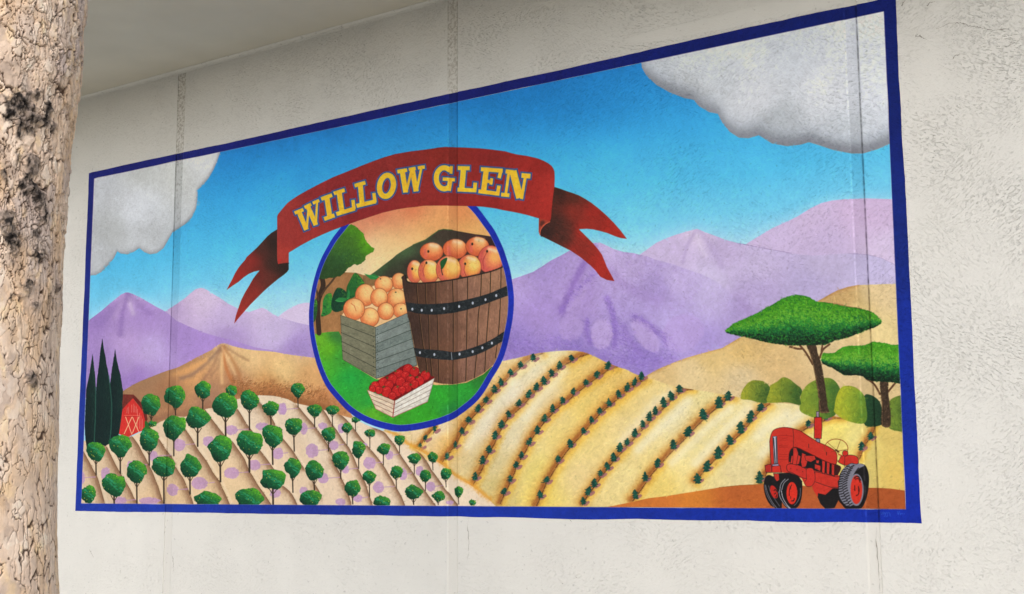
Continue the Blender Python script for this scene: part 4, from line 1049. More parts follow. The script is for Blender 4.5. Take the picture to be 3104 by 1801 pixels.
# strawberries in the white basket
shape(None, ZE("720,885 735,820 800,790 860,750 950,700 1040,650 1100,610 1180,578 1260,610 1310,640 1340,690 1420,660 1470,720 1505,745 1300,900 1030,1022 850,930"), rgb(120, 24, 26), part=False, smooth=True)
for x, y, r in ((1190, 640, 66), (1270, 670, 62), (1080, 705, 68), (1160, 720, 60), (1000, 760, 66), (1400, 715, 64), (1330, 780, 60), (1220, 770, 62), (1100, 790, 62), (890, 800, 62), (960, 830, 60), (790, 850, 66), (1180, 850, 66), (1270, 820, 55), (930, 910, 68), (840, 890, 50), (1060, 900, 70), (1000, 960, 50), (1120, 890, 50), (760, 880, 40)):
    p = ZE("%f,%f" % (x, y))[0]
    mk = shape('strawberry', ellipse(p[0], p[1], r / 4 * .92, r / 4, 12, .4), rgb(186, 36, 36), parent=MED, tex=.1)
    e_ = ellipse(p[0], p[1], r / 4 * .92, r / 4, 14, .4); line(np.vstack([e_, e_[:1]]), 1.6, rgb(96, 16, 22), .7)
    line([p + (-4, -6), p + (2, -9)], 2.4, rgb(222, 92, 76), .6)
    x_, y_ = scatter(mk, 12); dabs(x_, y_, np.where(rng.random((12, 1)) < .5, rgb(214, 66, 56), rgb(140, 24, 28)).astype(np.float32), ln=3, w=1.6, alpha=.6)
for x, y in ((740, 820), (895, 850), (1065, 850), (1220, 715), (1265, 630), (1300, 735), (1225, 825), (1415, 665), (1040, 660), (940, 740)):
    p = ZE("%f,%f" % (x, y))[0]
    for a in (0.2, 1.4, 2.6, 3.9, 5.2): line([p, p + (6 * math.cos(a), 5 * math.sin(a))], 2.6, rgb(52, 92, 40), .9, taper=True)
q1 = ZE("695,888 1030,1022 1005,1222 800,1120"); q2 = ZE("1030,1022 1512,745 1428,1032 1005,1222")
plankface(q1, 4, (212, 186, 158), (222, 200, 174), (122, 84, 70), 'basket_slat', MED)
plankface(q2, 4, (216, 208, 192), (228, 220, 206), (130, 108, 92), 'basket_slat', MED)
line(ZE("1030,1022 1008,1222"), 3, rgb(150, 60, 48), .9); line(ZE("695,888 800,1120 1005,1222 1428,1032"), 2, rgb(170, 96, 76), .7)
CLIP2[0] = None
# re-lay the ring over anything that strayed
ring = full(poly_mask(RO)) - full(mkI)
ring = np.clip(ring, 0, 1)
put(Mask((slice(0, CH), slice(0, CW)), ring), rgb(28, 46, 154), 1, tex=.10)
line(np.vstack([RI, RI[:1]]), 1.5, rgb(200, 205, 215), .35)

# --- ribbon
LT = cat(ZA("722,1100 700,1115 650,1145 600,1190 540,1255 480,1320 410,1385 350,1440"), ZC("330,35 290,80 250,130 210,195 180,260 145,325 108,398 180,345 250,300 320,240 380,200 440,175 510,160 475,200 430,260 385,340 330,430 285,520 250,620 220,710 200,805 260,730 330,650 400,570 480,490 560,410 640,340 730,265 800,215 840,180 862,148 862,70 725,40"))
mk = shape('ribbon_tail', LT, idw((790, 750, (72, 42, 36)), (830, 740, (46, 34, 30)), (760, 790, (132, 44, 38)), (730, 850, (150, 42, 36)), (690, 870, (158, 46, 38)), (830, 800, (56, 40, 34)), (860, 810, (44, 34, 30)), (790, 840, (104, 44, 38)), (760, 890, (130, 46, 38)), (720, 960, (152, 48, 40)), (820, 850, (92, 46, 38))), label='left forked tail of the red ribbon', tex=.06)
RT = cat(ZB("1603,588 1680,612 1750,638 1830,664 1900,690 1980,735 2050,780 2140,850 2230,930 2320,1020 2400,1110 2482,1218 2400,1205 2330,1182 2240,1145 2150,1120 2070,1102 2000,1095 1898,1100 1950,1150 2000,1200 2070,1270 2130,1340 2180,1410"), ZO("600,500 625,545 646,585 600,578 560,558 530,520 500,490 470,465 440,440 380,400 330,375 280,350 230,325 208,315"), ZB("1440,1190 1430,1160 1430,1110 1440,1040 1480,990 1540,960 1560,760 1585,640"))
mk = shape('ribbon_tail', RT, idw((1695, 590, (56, 34, 28)), (1740, 600, (84, 44, 34)), (1690, 680, (60, 38, 32)), (1660, 710, (46, 34, 32)), (1700, 720, (62, 40, 34)), (1740, 640, (130, 46, 36)), (1760, 700, (164, 46, 36)), (1800, 640, (150, 42, 34)), (1860, 700, (160, 44, 34)), (1740, 760, (140, 44, 36)), (1830, 800, (160, 44, 36)), (1780, 590, (110, 40, 32)), (1720, 700, (80, 44, 36)), (1690, 740, (96, 44, 36))), label='right forked tail of the red ribbon', tex=.06)
x_, y_ = scatter(mk, 200); dabs(x_, y_, (np.where(rng.random((200, 1)) < .5, rgb(150, 46, 36), rgb(90, 44, 34))).astype(np.float32), ln=9, w=2.5, ang=rng.normal(.6, .3, 200), alpha=.15, clip=_Lazy(mk))
MAIN = cat(ZA("722,945 735,915 780,860 815,818 850,780 910,735 980,690 1080,633 1180,580 1290,523 1400,470 1500,430 1600,390 1750,328 1900,270 2020,228 2150,190 2330,158 2520,135"), ZB("130,122 200,110 280,103 350,104 430,108 560,113 700,120 850,136 1000,155 1080,178 1150,195 1280,214 1400,242 1470,270 1530,302 1570,335 1590,365 1603,400 1607,480 1603,590 1590,680 1580,760 1570,870 1562,970 1552,1000 1520,1015 1480,1000 1440,985 1415,968 1350,950 1280,930 1190,908 1100,890 1000,873 900,850 820,838 740,828 650,822 560,820 430,817 300,814 150,814 20,816"), ZA("2400,830 2300,840 2150,865 2000,900 1850,950 1700,1000 1550,1055 1400,1110 1280,1160 1150,1220 1000,1300 862,1385"), ZC("862,70 800,75 735,85 728,60"), ZA("722,1430 722,1200"))
mk = shape('ribbon', MAIN, idw((860, 700, (145, 52, 47)), (850, 780, (156, 56, 47)), (1000, 600, (131, 42, 43)), (1100, 640, (129, 40, 41)), (1200, 500, (129, 44, 41)), (1350, 470, (127, 42, 35)), (1500, 480, (129, 40, 37)), (1350, 600, (133, 42, 39)), (1600, 530, (147, 42, 37)), (1660, 560, (156, 46, 39)), (1650, 640, (152, 44, 37)), (1450, 610, (139, 40, 37)), (950, 740, (147, 50, 45)), (1650, 500, (137, 40, 35))), label='curved red ribbon across the top of the oval', tex=.07)
RIB = mk.idx
shape(None, ZB("1415,968 1500,985 1545,1005 1500,1040 1465,1075 1440,1110 1425,1170 1412,1130 1412,1050"), rgb(150, 58, 44), part=False)
line(catmull(ZB("1548,1010 1490,1040 1450,1080 1430,1130 1428,1170"), False), 3, rgb(196, 92, 66), .8)
shape(None, ZB("1430,1000 1480,1000 1490,1020 1440,1070 1425,1060"), rgb(70, 40, 34), part=False, alpha=.8, soft=2)
shape(None, ZC("725,20 735,85 770,50 790,20"), rgb(170, 48, 42), part=False, alpha=.8)
line(catmull(ZC("735,90 790,78 862,72"), False), 3, rgb(52, 36, 30), .8)

# lettering
SEG = []
def seg(f, grp, s, w): SEG.append((f(s), w / 4, grp))
a_, b_ = ZA, ZB
for g, f, items in (
    ('W', ZA, [("935,905 1040,862", 42), ("1055,838 1135,797", 40), ("1155,785 1232,752", 38), ("985,885 1078,1108", 58), ("1082,1100 1102,860", 26), ("1098,830 1192,1050", 58), ("1192,1050 1206,775", 26)]),
    ('I', ZA, [("1258,735 1388,687", 46), ("1325,715 1363,962", 62), ("1292,978 1418,932", 48)]),
    ('L', ZA, [("1410,668 1542,625", 46), ("1475,655 1508,892", 62), ("1440,918 1662,850", 50), ("1640,745 1655,862", 42)]),
    ('L', ZA, [("1662,573 1792,535", 46), ("1730,560 1752,790", 60), ("1685,818 1918,762", 50), ("1895,662 1908,775", 42)]),
    ('W', ZA, [("2180,403 2298,383", 46), ("2318,378 2402,363", 42), ("2428,358 2512,345", 42), ("2238,390 2282,655", 62), ("2288,655 2350,385", 30), ("2360,370 2408,642", 62), ("2412,640 2472,352", 30)]),
    ('L', ZB, [("432,358 577,362", 50), ("503,360 480,615", 66), ("425,620 658,630", 48), ("645,535 635,645", 44)]),
    ('E', ZB, [("713,372 978,392", 50), ("957,385 933,482", 42), ("778,378 745,645", 66), ("775,518 858,524", 40), ("845,482 832,560", 36), ("682,640 938,672", 48), ("932,572 915,682", 44)]),
    ('N', ZB, [("1013,400 1110,408", 50), ("1100,392 1185,722", 88), ("1050,420 1015,670", 34), ("958,680 1058,690", 46), ("1252,460 1205,735", 36), ("1205,448 1313,458", 58)])):
    for s, w in items: seg(f, g, s, w)
tt = np.linspace(0, 2 * np.pi, 40)
ring_o = np.c_[2048 + 84 * np.cos(tt) * 1 + 14 * np.sin(tt) * -1, 575 + 128 * np.sin(tt)]
tg = np.linspace(-.95, -2 * np.pi + 1.15, 30)
ring_g = np.c_[268 + 96 * np.cos(tg), 483 + 128 * np.sin(tg)]
GSEG = [("352,332 346,428", 36), ("250,492 395,500", 42), ("340,500 318,635", 52)]


def draw_letters(extra, color, alpha=1):
    acc = np.zeros((CH, CW), np.float32)
    def add(sl, a): acc[sl] = np.maximum(acc[sl], a)
    for pl, w, g in SEG:
        d = (pl[1] - pl[0]); L = np.hypot(*d); d = d / L; n = np.array([-d[1], d[0]])
        e, h = extra, w / 2 + extra
        mk = poly_mask(np.array([pl[0] - d * e - n * h, pl[1] + d * e - n * h, pl[1] + d * e + n * h, pl[0] - d * e + n * h])); add(mk.sl, mk.a)
    for s, w in GSEG:
        pl = ZB(s); d = (pl[1] - pl[0]); L = np.hypot(*d); d = d / L; n = np.array([-d[1], d[0]]); e, h = extra, w / 8 + extra
        mk = poly_mask(np.array([pl[0] - d * e - n * h, pl[1] + d * e - n * h, pl[1] + d * e + n * h, pl[0] - d * e + n * h])); add(mk.sl, mk.a)
    for r, f, w in ((ring_o, ZA, 64), (ring_g, ZB, 62)):
        pl = r / 4 + (np.array([660, 420]) if f is ZA else np.array([1280, 420]))
        sl, D, _, _ = seg_dist(pl, 20)
        add(sl, np.clip((w / 8 + extra - D) / .6 + .5, 0, 1).astype(np.float32))
    put(Mask((slice(0, CH), slice(0, CW)), acc), color, alpha, tex=.07)


draw_letters(5.2, rgb(112, 58, 104), .6)
draw_letters(4.4, rgb(48, 82, 128))
draw_letters(0, rgb(226, 172, 46))
for g, f, box in (('W', ZA, "930,870 1225,750 1235,1060 1070,1120"), ('I', ZA, "1255,735 1385,680 1420,930 1295,990"), ('L', ZA, "1410,665 1540,620 1665,850 1440,930"), ('L', ZA, "1662,573 1790,530 1920,765 1690,830"), ('O', ZA, "1935,600 2048,420 2165,550 2060,725"), ('W', ZA, "2178,400 2512,345 2420,650 2270,660"),
                  ('G', ZB, "135,480 260,325 395,430 330,640"), ('L', ZB, "432,335 577,340 660,640 425,640"), ('E', ZB, "713,350 978,370 930,685 682,660"), ('N', ZB, "1015,375 1313,430 1210,740 958,690")):
    reg('letter', f(box), parent=RIB, label='yellow slab letter ' + g + ' outlined in blue')

# --- tractor
RED, DRED, BLK, GRY = rgb(188, 50, 38), rgb(136, 26, 24), rgb(26, 24, 26), rgb(122, 120, 132)
TRC = None
body = ZF("612,480 625,410 650,350 700,318 780,303 860,310 940,330 1000,355 1060,395 1140,445 1200,482 1280,515 1340,545 1390,575 1420,610 1430,660 1425,740 1420,860 1455,890 1455,990 1440,1030 1340,1100 1270,1150 1200,1150 1150,1060 1110,990 1040,1000 1000,920 900,880 800,850 640,850 560,850 553,760 630,745 618,640")
mk = shape('tractor', body, RED, label='red painted farm tractor in the lower right corner of the mural')
TRC = mk.idx
def tp(name, s, c, smooth=False, out=True, w=1.6, **k):
    m_ = shape(name, ZF(s), c, parent=TRC if name else None, part=bool(name), smooth=smooth, tex=.06, **k)
    if out:
        q = ZF(s); q = catmull(q) if smooth else q
        line(np.vstack([q, q[:1]]), w, BLK, .85)
    return m_
# dark machinery behind the engine
tp(None, "845,640 870,570 920,545 980,560 1050,600 1160,650 1250,700 1330,735 1420,750 1470,770 1480,800 1440,880 1390,890 1300,860 1170,830 1060,800 960,760 850,720", BLK, out=False)
tp(None, "700,860 850,850 960,890 1010,960 960,1080 700,1080", BLK, out=False)
# undercarriage
tp(None, "1110,985 1160,940 1450,1000 1440,1040 1350,1110 1290,1150 1200,1150 1150,1080", RED, out=False)
tp(None, "1200,1100 1290,1120 1380,1040 1460,1040 1450,1180 1400,1280 1290,1292 1230,1230 1195,1150", BLK, out=False)
# rear wheel
RW = "1590,745 1680,738 1760,755 1795,810 1815,900 1812,1010 1795,1120 1765,1220 1720,1285 1640,1290 1540,1290 1490,1240 1450,1190 1440,1120 1445,1000 1455,900 1480,840 1520,790"
mk = shape('wheel', ZF(RW), BLK, parent=TRC, smooth=True, tex=.1); WM = _Lazy(mk)
shape(None, ZF("1530,775 1600,742 1700,740 1760,765 1700,800 1650,860 1610,950 1590,1060 1600,1160 1640,1240 1600,1260 1540,1250 1480,1180 1450,1080 1460,940 1480,860"), GRY, part=False, smooth=True, clip=WM, tex=.08)
for i in range(17):
    t = i / 16
    y = 770 + t * 480; xl = 1530 - 85 * math.sin(math.pi * min(1, t * 1.05)) ; xr = xl + 95
    line(ZF("%f,%f %f,%f" % (xl, y + 14, (xl + xr) / 2, y + 2)), 3.2, BLK, .95, clip=WM)
    line(ZF("%f,%f %f,%f" % ((xl + xr) / 2 + 8, y + 20, xr + 10, y - 6)), 3.2, BLK, .95, clip=WM)
line(catmull(ZF("1690,795 1640,870 1608,960 1592,1060 1605,1160 1650,1240"), False), 3, BLK, .9)
shape(None, ellipse(2180 + 1665 / 4, 1220 + 1060 / 4, 22, 49, 24), GRY, part=False)
shape('hub', ellipse(2180 + 1665 / 4, 1220 + 1058 / 4, 18, 44, 24), rgb(200, 50, 36), parent=TRC)
for s in ("1655,930 1690,925 1710,970", "1690,1020 1695,1100", "1645,1010 1645,1070", "1700,1050 1690,1110 1665,1130"): line(catmull(ZF(s), False), 3, rgb(60, 20, 20), .9)
line(catmull(ZF("1640,920 1660,900 1690,900 1715,940"), False), 3.5, BLK, .85)
# front wheels
for (cx, cy, rx, ry), hub in (((640, 1075, 92, 200), 0), ((885, 1090, 118, 205), 1)):
    e = ellipse(2180 + cx / 4, 1220 + cy / 4, rx / 4, ry / 4, 26, -.22 if not hub else -.08)
    mk = shape('wheel', e, BLK, parent=TRC, tex=.1)
shape(None, ZF("545,980 560,930 610,902 670,900 740,960 760,1280 700,1288 640,1250 590,1160 555,1070"), BLK, part=False, smooth=True)
shape(None, ZF("720,1080 740,1000 790,935 850,915 940,940 1000,960 1010,1050 995,1160 950,1250 900,1290 830,1285 770,1220 735,1150"), BLK, part=False, smooth=True)
for s, c, w in (("552,1000 570,1090 610,1180 670,1270", (110, 108, 118), 2), ("562,1000 590,1100 640,1200 700,1280", (150, 148, 158), 1.4), ("600,1010 630,1100 680,1180 735,1260", (120, 118, 128), 1.4),
                ("735,1080 750,990 800,930", (170, 170, 180), 2), ("725,1080 745,1160 800,1240 860,1290", (170, 170, 180), 2), ("760,1060 785,980 840,930", (200, 200, 210), 1.6), ("755,1070 775,1160 830,1250 870,1288", (200, 200, 210), 2), ("985,1040 980,1140 940,1220 910,1250", (150, 150, 160), 1.2)):
    line(catmull(ZF(s), False), w, rgb(*c), .9)
shape('hub', ellipse(2180 + 665 / 4, 1220 + 1085 / 4, 10, 21, 20, -.35), rgb(180, 40, 32), parent=TRC)
for s in ("665,1070 680,1055 700,1080", "670,1110 690,1100", "690,1150 700,1120"): line(ZF(s), 2.6, BLK, .9)
shape('hub', ellipse(2180 + 883 / 4, 1220 + 1100 / 4, 16.5, 34, 24), rgb(206, 48, 34), parent=TRC)
line(catmull(ZF("880,1000 855,1050 852,1130"), False), 2.4, BLK, .8); line(catmull(ZF("912,1165 905,1190 880,1195"), False), 3.4, BLK, .9)
line(ZF("870,1020 868,1055"), 1.6, BLK, .8); line(ZF("868,1140 868,1165"), 1.8, BLK, .8)
# front axle parts
tp('front_weight', "555,765 600,750 632,752 640,790 640,850 570,848", rgb(172, 44, 38))
tp('headlight', "640,775 740,765 755,850 640,850", rgb(196, 46, 36))
tp('side_rail', "820,770 860,745 960,760 1040,800 1060,830 1055,920 960,890 880,850 830,830", rgb(188, 48, 40), smooth=True)
tp('axle_post', "660,862 725,865 732,940 700,960 672,920", RED)
tp('engine_block', "1165,840 1300,870 1420,905 1462,890 1460,935 1440,960 1450,1030 1360,1030 1240,990 1130,950", rgb(190, 50, 38))
tp(None, "1060,810 1130,800 1160,860 1160,960 1110,1020 1050,1010 1040,960 1060,930", rgb(188, 48, 38), w=1.2, smooth=True)
for s in ("1010,620 1050,640 1070,690 1050,770 1010,780 1000,720", "1050,650 1150,650 1160,690 1110,720 1060,700", "1180,700 1210,705 1205,740 1180,735", "1165,750 1225,770 1222,830 1165,800", "905,560 935,560 955,620 935,740 900,740", "880,650 895,650 890,735 868,735", "960,640 985,660 970,740 940,755"):
    v_ = P(0, 0, 1, s); v_ = (v_ - v_.mean(0)) * (1.22, 1.12) + v_.mean(0)
    tp('engine_part', ' '.join('%f,%f' % tuple(q) for q in v_), rgb(186, 50, 40), w=1.2)
for x in (1250, 1305, 1365):
    tp('engine_part', "%d,%d %d,%d %d,%d %d,%d" % (x, 700 + (x - 1250) * .35, x + 38, 715 + (x - 1250) * .35, x + 30, 870 + (x - 1250) * .2, x - 2, 850 + (x - 1250) * .2), rgb(190, 48, 38), w=1.4)
tp(None, "1395,760 1430,755 1480,785 1470,830 1440,880 1395,885", rgb(60, 26, 26), out=False)
# hood lines
line(catmull(ZF("612,480 625,410 650,350 700,318 780,303 860,310 940,330 1000,355 1060,395 1140,445 1200,482 1280,515 1340,545 1390,575 1420,610 1430,660 1415,750 1330,730 1200,670 1060,600 980,560 920,543 880,560 850,620 845,730"), False), 2, DRED * .6, .9)
line(ZF("895,320 905,420 900,540"), 1.6, BLK, .7); line(ZF("720,405 800,400 890,410"), 1.4, DRED, .9)
line(catmull(ZF("612,480 620,640 632,745"), False), 1.8, BLK, .8)
for y in (430, 455, 525, 545, 630, 655, 690): line(catmull(ZF("730,%d 790,%d 830,%d" % (y, y + 4, y)), False), 1.2, DRED * .8, .6)
for s in ("1085,505 1087,550", "1302,605 1302,640"): line(ZF(s), 2, BLK, .8)
for s in ("870,800 871,806", "945,815 946,822", "1012,835 1016,842", "1185,800 1190,806"): line(ZF(s), 2, BLK, .8)
tp('grille', "650,415 700,410 712,740 668,745", rgb(196, 196, 214))
for s in ("662,430 682,735", "690,425 700,735"): line(ZF(s), 3, BLK, .9)
tp('bumper', "645,752 722,745 725,768 645,772", rgb(150, 136, 160), w=1)
# exhaust, wheel, seat
tp('exhaust_pipe', "1180,110 1212,110 1214,180 1180,180", rgb(150, 130, 146)); tp('exhaust_pipe', "1174,438 1222,440 1222,490 1190,478 1174,465", rgb(130, 132, 146))
tp('exhaust_stack', "1156,180 1245,178 1248,300 1240,440 1152,436", rgb(188, 42, 34))
st = ellipse(2180 + 1420 / 4, 1220 + 555 / 4, 35.5, 27.5, 30)
sel = st[(st[:, 1] < 1220 + 600 / 4)]
o_ = ellipse(2180 + 1420 / 4, 1220 + 560 / 4, 35.5, 29, 40)
line(o_[[i % 40 for i in range(18, 43)]], 2.2, rgb(140, 70, 34), .95)
for s in ("1425,585 1470,460", "1420,580 1310,480", "1430,590 1560,570", "1430,600 1460,640", "1425,585 1360,600"): line(ZF(s), 1.4, rgb(110, 60, 30), .9)
line(ZF("1415,575 1450,600"), 5, rgb(60, 30, 24), .9)
reg('steering_wheel', np.vstack([o_[[i % 40 for i in range(18, 43)]], ellipse(2180 + 1420 / 4, 1220 + 560 / 4, 33.3, 26.8, 40)[[i % 40 for i in range(42, 17, -1)]]]), parent=TRC)
tp('seat', "1455,700 1480,650 1540,640 1620,640 1670,660 1690,700 1680,745 1600,740 1540,765 1470,740 1440,715", rgb(194, 48, 36), smooth=True)
tp('fuel_cap', "1495,620 1505,592 1530,585 1558,596 1562,630 1540,650 1508,645", rgb(194, 46, 36), smooth=True)
line(ZF("1450,630 1500,650 1480,680"), 3, rgb(170, 44, 36), .9); line(ZF("1525,660 1520,780"), 1.6, BLK, .7)

# --- signature, pale strokes on the blue border (drawn after the border)
# --- blue border, painted on the same canvas
bm = 1 - full(poly_mask(INNER))
bord = Mask((slice(0, CH), slice(0, CW)), bm)
put(bord, idw((400, 510, (28, 32, 98)), (900, 380, (24, 28, 94)), (1500, 240, (22, 28, 92)), (2200, 90, (16, 26, 88)), (2600, 10, (14, 26, 88)), (2700, 300, (14, 30, 96)), (2720, 700, (18, 38, 112)), (2750, 1100, (20, 46, 146)), (2770, 1500, (18, 44, 152)), (2400, 1565, (20, 48, 152)), (1500, 1560, (26, 52, 150)), (400, 1550, (30, 58, 158)), (255, 1200, (32, 54, 142)), (262, 900, (30, 42, 118)), (270, 650, (28, 34, 100)), pw=1.2), tex=.07)
line(np.vstack([INNER, INNER[:1]]), 1.6, rgb(206, 176, 196), .35)
P8 = lambda s: P(2500, 1400, 4.172, s)
for s in ("712,640 722,668 735,642", "742,632 745,668", "748,660 760,642 768,660 762,690 750,688", "772,655 785,640 795,655 792,688 780,690", "800,650 812,640 822,652 830,690", "925,625 930,665 950,625", "952,662 965,650 962,668", "975,655 990,660", "1000,655 1012,660"):
    line(catmull(P8(s), False), 1.1, rgb(66, 110, 206), .8)

# wall joints show through the paint as grime, plus painted highlights on lit edges
XW = UU * MW
speck = vnoise(4, 31) * .6 + vnoise(9, 32) * .6
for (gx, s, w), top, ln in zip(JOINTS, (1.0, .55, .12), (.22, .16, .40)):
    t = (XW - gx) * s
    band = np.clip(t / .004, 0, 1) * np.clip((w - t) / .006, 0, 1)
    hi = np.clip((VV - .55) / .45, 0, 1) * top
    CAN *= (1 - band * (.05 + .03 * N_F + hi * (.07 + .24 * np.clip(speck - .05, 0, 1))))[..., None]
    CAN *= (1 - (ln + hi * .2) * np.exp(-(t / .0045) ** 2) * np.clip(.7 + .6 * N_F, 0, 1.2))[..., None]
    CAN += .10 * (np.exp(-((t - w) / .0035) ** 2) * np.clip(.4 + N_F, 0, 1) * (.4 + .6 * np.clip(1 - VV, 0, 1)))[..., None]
# fine pores
rs = np.random.default_rng(3)
CAN *= (1 + .018 * vnoise(2.2, 9) + .015 * vnoise(90, 10))[..., None]
CAN = CAN + .16 * CAN * (1 - CAN) * (CAN - .30) * 1.6 + .012 * CAN
np.clip(CAN, 0, 1, out=CAN)
CAN = np.nan_to_num(CAN)
# ------------------------------------------------------------------ the wall, its joints, the soffit
SOFFIT_Z = sum(pix2wall(*p)[1] for p in ((800, 141), (250, 291), (1335, 1))) / 3
X0, X1, OVER = -9.0, 7.6, 1.25


def wall_material(name, base, stain=0.0, bump=1.0):
    mt, nt, b = new_mat(name, .92, .1)
    L = nt.links
    geo, sep, nb, ma = stucco_bump(nt, bump)
    big = N(nt, "ShaderNodeTexNoise", Scale=.8, Detail=5.0, Roughness=.6); L.new(geo.outputs['Position'], big.inputs['Vector'])
    r = ramp(nt, [(.3, tuple(c * .965 for c in base) + (1,)), (.7, tuple(min(1, c * 1.025) for c in base) + (1,))]); L.new(big.outputs[0], r.inputs[0])
    # rain streaks and dust stains
    mp = N(nt, "ShaderNodeMapping"); mp.inputs['Scale'].default_value = (5, 1, .5); L.new(geo.outputs['Position'], mp.inputs[0])
    stn = N(nt, "ShaderNodeTexNoise", Scale=1.0, Detail=4.0); L.new(mp.outputs[0], stn.inputs['Vector'])
    sr = ramp(nt, [(.3, G(.95 - stain)), (.7, G(1))]); L.new(stn.outputs[0], sr.inputs[0])
    mul = N(nt, "ShaderNodeMix", data_type='RGBA', blend_type='MULTIPLY'); mul.inputs[0].default_value = .55
    L.new(r.outputs[0], mul.inputs[6]); L.new(sr.outputs[0], mul.inputs[7])
    # small dark specks scattered at random
    gn = N(nt, "ShaderNodeTexNoise", Scale=42.0, Detail=3.0); L.new(geo.outputs['Position'], gn.inputs['Vector'])
    gr = ramp(nt, [(.27, G(.55)), (.36, G(1))]); L.new(gn.outputs[0], gr.inputs[0])
    m2 = N(nt, "ShaderNodeMix", data_type='RGBA', blend_type='MULTIPLY'); m2.inputs[0].default_value = .5 + stain
    L.new(mul.outputs[2], m2.inputs[6]); L.new(gr.outputs[0], m2.inputs[7])
    L.new(m2.outputs[2], b.inputs['Base Color']); L.new(nb.outputs[0], b.inputs['Normal'])
    return mt


WALL_BASE = (.71, .70, .672)
M_WALL = wall_material("stucco_wall_paint", WALL_BASE)
M_JOINT = wall_material("joint_filler", (.685, .672, .64), stain=.04, bump=.55)
nt = M_JOINT.node_tree; b = nt.nodes["Principled BSDF"]; L = nt.links
geo = N(nt, "ShaderNodeNewGeometry"); sp = N(nt, "ShaderNodeSeparateXYZ"); L.new(geo.outputs['Position'], sp.inputs[0])
up = N(nt, "ShaderNodeMapRange"); up.inputs[1].default_value = 2.6; up.inputs[2].default_value = 4.0; L.new(sp.outputs[2], up.inputs[0])
rt_ = N(nt, "ShaderNodeMapRange"); rt_.inputs[1].default_value = 5.2; rt_.inputs[2].default_value = 2.6; rt_.inputs[3].default_value = .1; L.new(sp.outputs[0], rt_.inputs[0])
gm = N(nt, "ShaderNodeTexNoise", Scale=55.0, Detail=4.0, Roughness=.7); L.new(geo.outputs['Position'], gm.inputs['Vector'])
grp = ramp(nt, [(.46, G(0)), (.58, G(1))]); L.new(gm.outputs[0], grp.inputs[0])
m1_ = N(nt, "ShaderNodeMath", operation='MULTIPLY'); L.new(up.outputs[0], m1_.inputs[0]); L.new(grp.outputs[0], m1_.inputs[1])
m2_ = N(nt, "ShaderNodeMath", operation='MULTIPLY'); L.new(m1_.outputs[0], m2_.inputs[0]); L.new(rt_.outputs[0], m2_.inputs[1])
old = b.inputs['Base Color'].links[0].from_socket
gmx = N(nt, "ShaderNodeMix", data_type='RGBA'); gmx.inputs[7].default_value = (.40, .375, .335, 1)
L.new(m2_.outputs[0], gmx.inputs[0]); L.new(old, gmx.inputs[6]); L.new(gmx.outputs[2], b.inputs['Base Color'])
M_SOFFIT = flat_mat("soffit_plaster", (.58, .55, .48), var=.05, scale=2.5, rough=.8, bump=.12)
M_METAL = flat_mat("fascia_paint", (.55, .54, .5), var=.08, scale=5, rough=.5, bump=.1)

bld = empty("stucco_building", (2.9, 0, 0))
tag(bld, "pale cream stucco building wall with the painted mural and a smooth soffit above", "building")


def child(name, me, mat, parent):
    o = mesh_obj(name, me, mat, parent)
    o.matrix_parent_inverse = parent.matrix_world.inverted() if parent.matrix_world else Matrix()
    return o


bpy.context.view_layer.update()
edges = []
prev = X0
for gx, s, w in JOINTS:
    a, b = (gx - .0035, gx + w + .004) if s > 0 else (gx - w - .004, gx + .0035)
    edges.append((prev, a)); prev = b
edges.append((prev, X1))
for a, b in edges:
    o = child("wall_panel", box_mesh("wall_panel", a, b, 0, .18, 0, SOFFIT_Z), M_WALL, bld)
for gx, s, w in JOINTS:
    a, b = gx - s * .0035, gx + s * (w + .004)
    xs = sorted({a, gx - .0015, gx + .0015, gx + s * .0035, gx + s * (w - .004), b})
    dep = []
    for x in xs:
        d = joint_depth(x)
        if abs(x - a) < 1e-6 or abs(x - b) < 1e-6: d = 0
        dep.append(d)
    v = [(x, d, z) for z in (0, SOFFIT_Z) for x, d in zip(xs, dep)]
    k = len(xs)
    me = bpy.data.meshes.new("joint"); me.from_pydata(v, [], [(i, i + 1, k + i + 1, k + i) for i in range(k - 1)]); me.update()
    child("wall_joint", me, M_JOINT, bld)
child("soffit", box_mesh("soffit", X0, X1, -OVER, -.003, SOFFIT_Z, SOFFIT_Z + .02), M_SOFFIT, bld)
child("fascia", box_mesh("fascia", X0, X1, -OVER - .05, -OVER - .003, SOFFIT_Z - .05, SOFFIT_Z + .6), M_METAL, bld)
child("roof", box_mesh("roof", X0, X1, -OVER, 4, SOFFIT_Z + .023, SOFFIT_Z + .5), M_METAL, bld)
# rough bead of plaster where wall and soffit meet
rb = np.random.default_rng(11)
bv, bf = [], []
nb_ = 400
for i in range(nb_ + 1):
    x = -3 + 11 * i / nb_
    r = .003 + .006 * rb.random()
    bv += [(x, -.001, SOFFIT_Z - .022 - r), (x, -r, SOFFIT_Z - .012), (x, -.012 - r, SOFFIT_Z - .001)]
for i in range(nb_):
    for j in (0, 1):
        a = i * 3 + j; bf.append((a, a + 3, a + 4, a + 1))
me = bpy.data.meshes.new("plaster_bead"); me.from_pydata(bv, [], bf); me.update()
child("plaster_bead", me, M_WALL, bld)

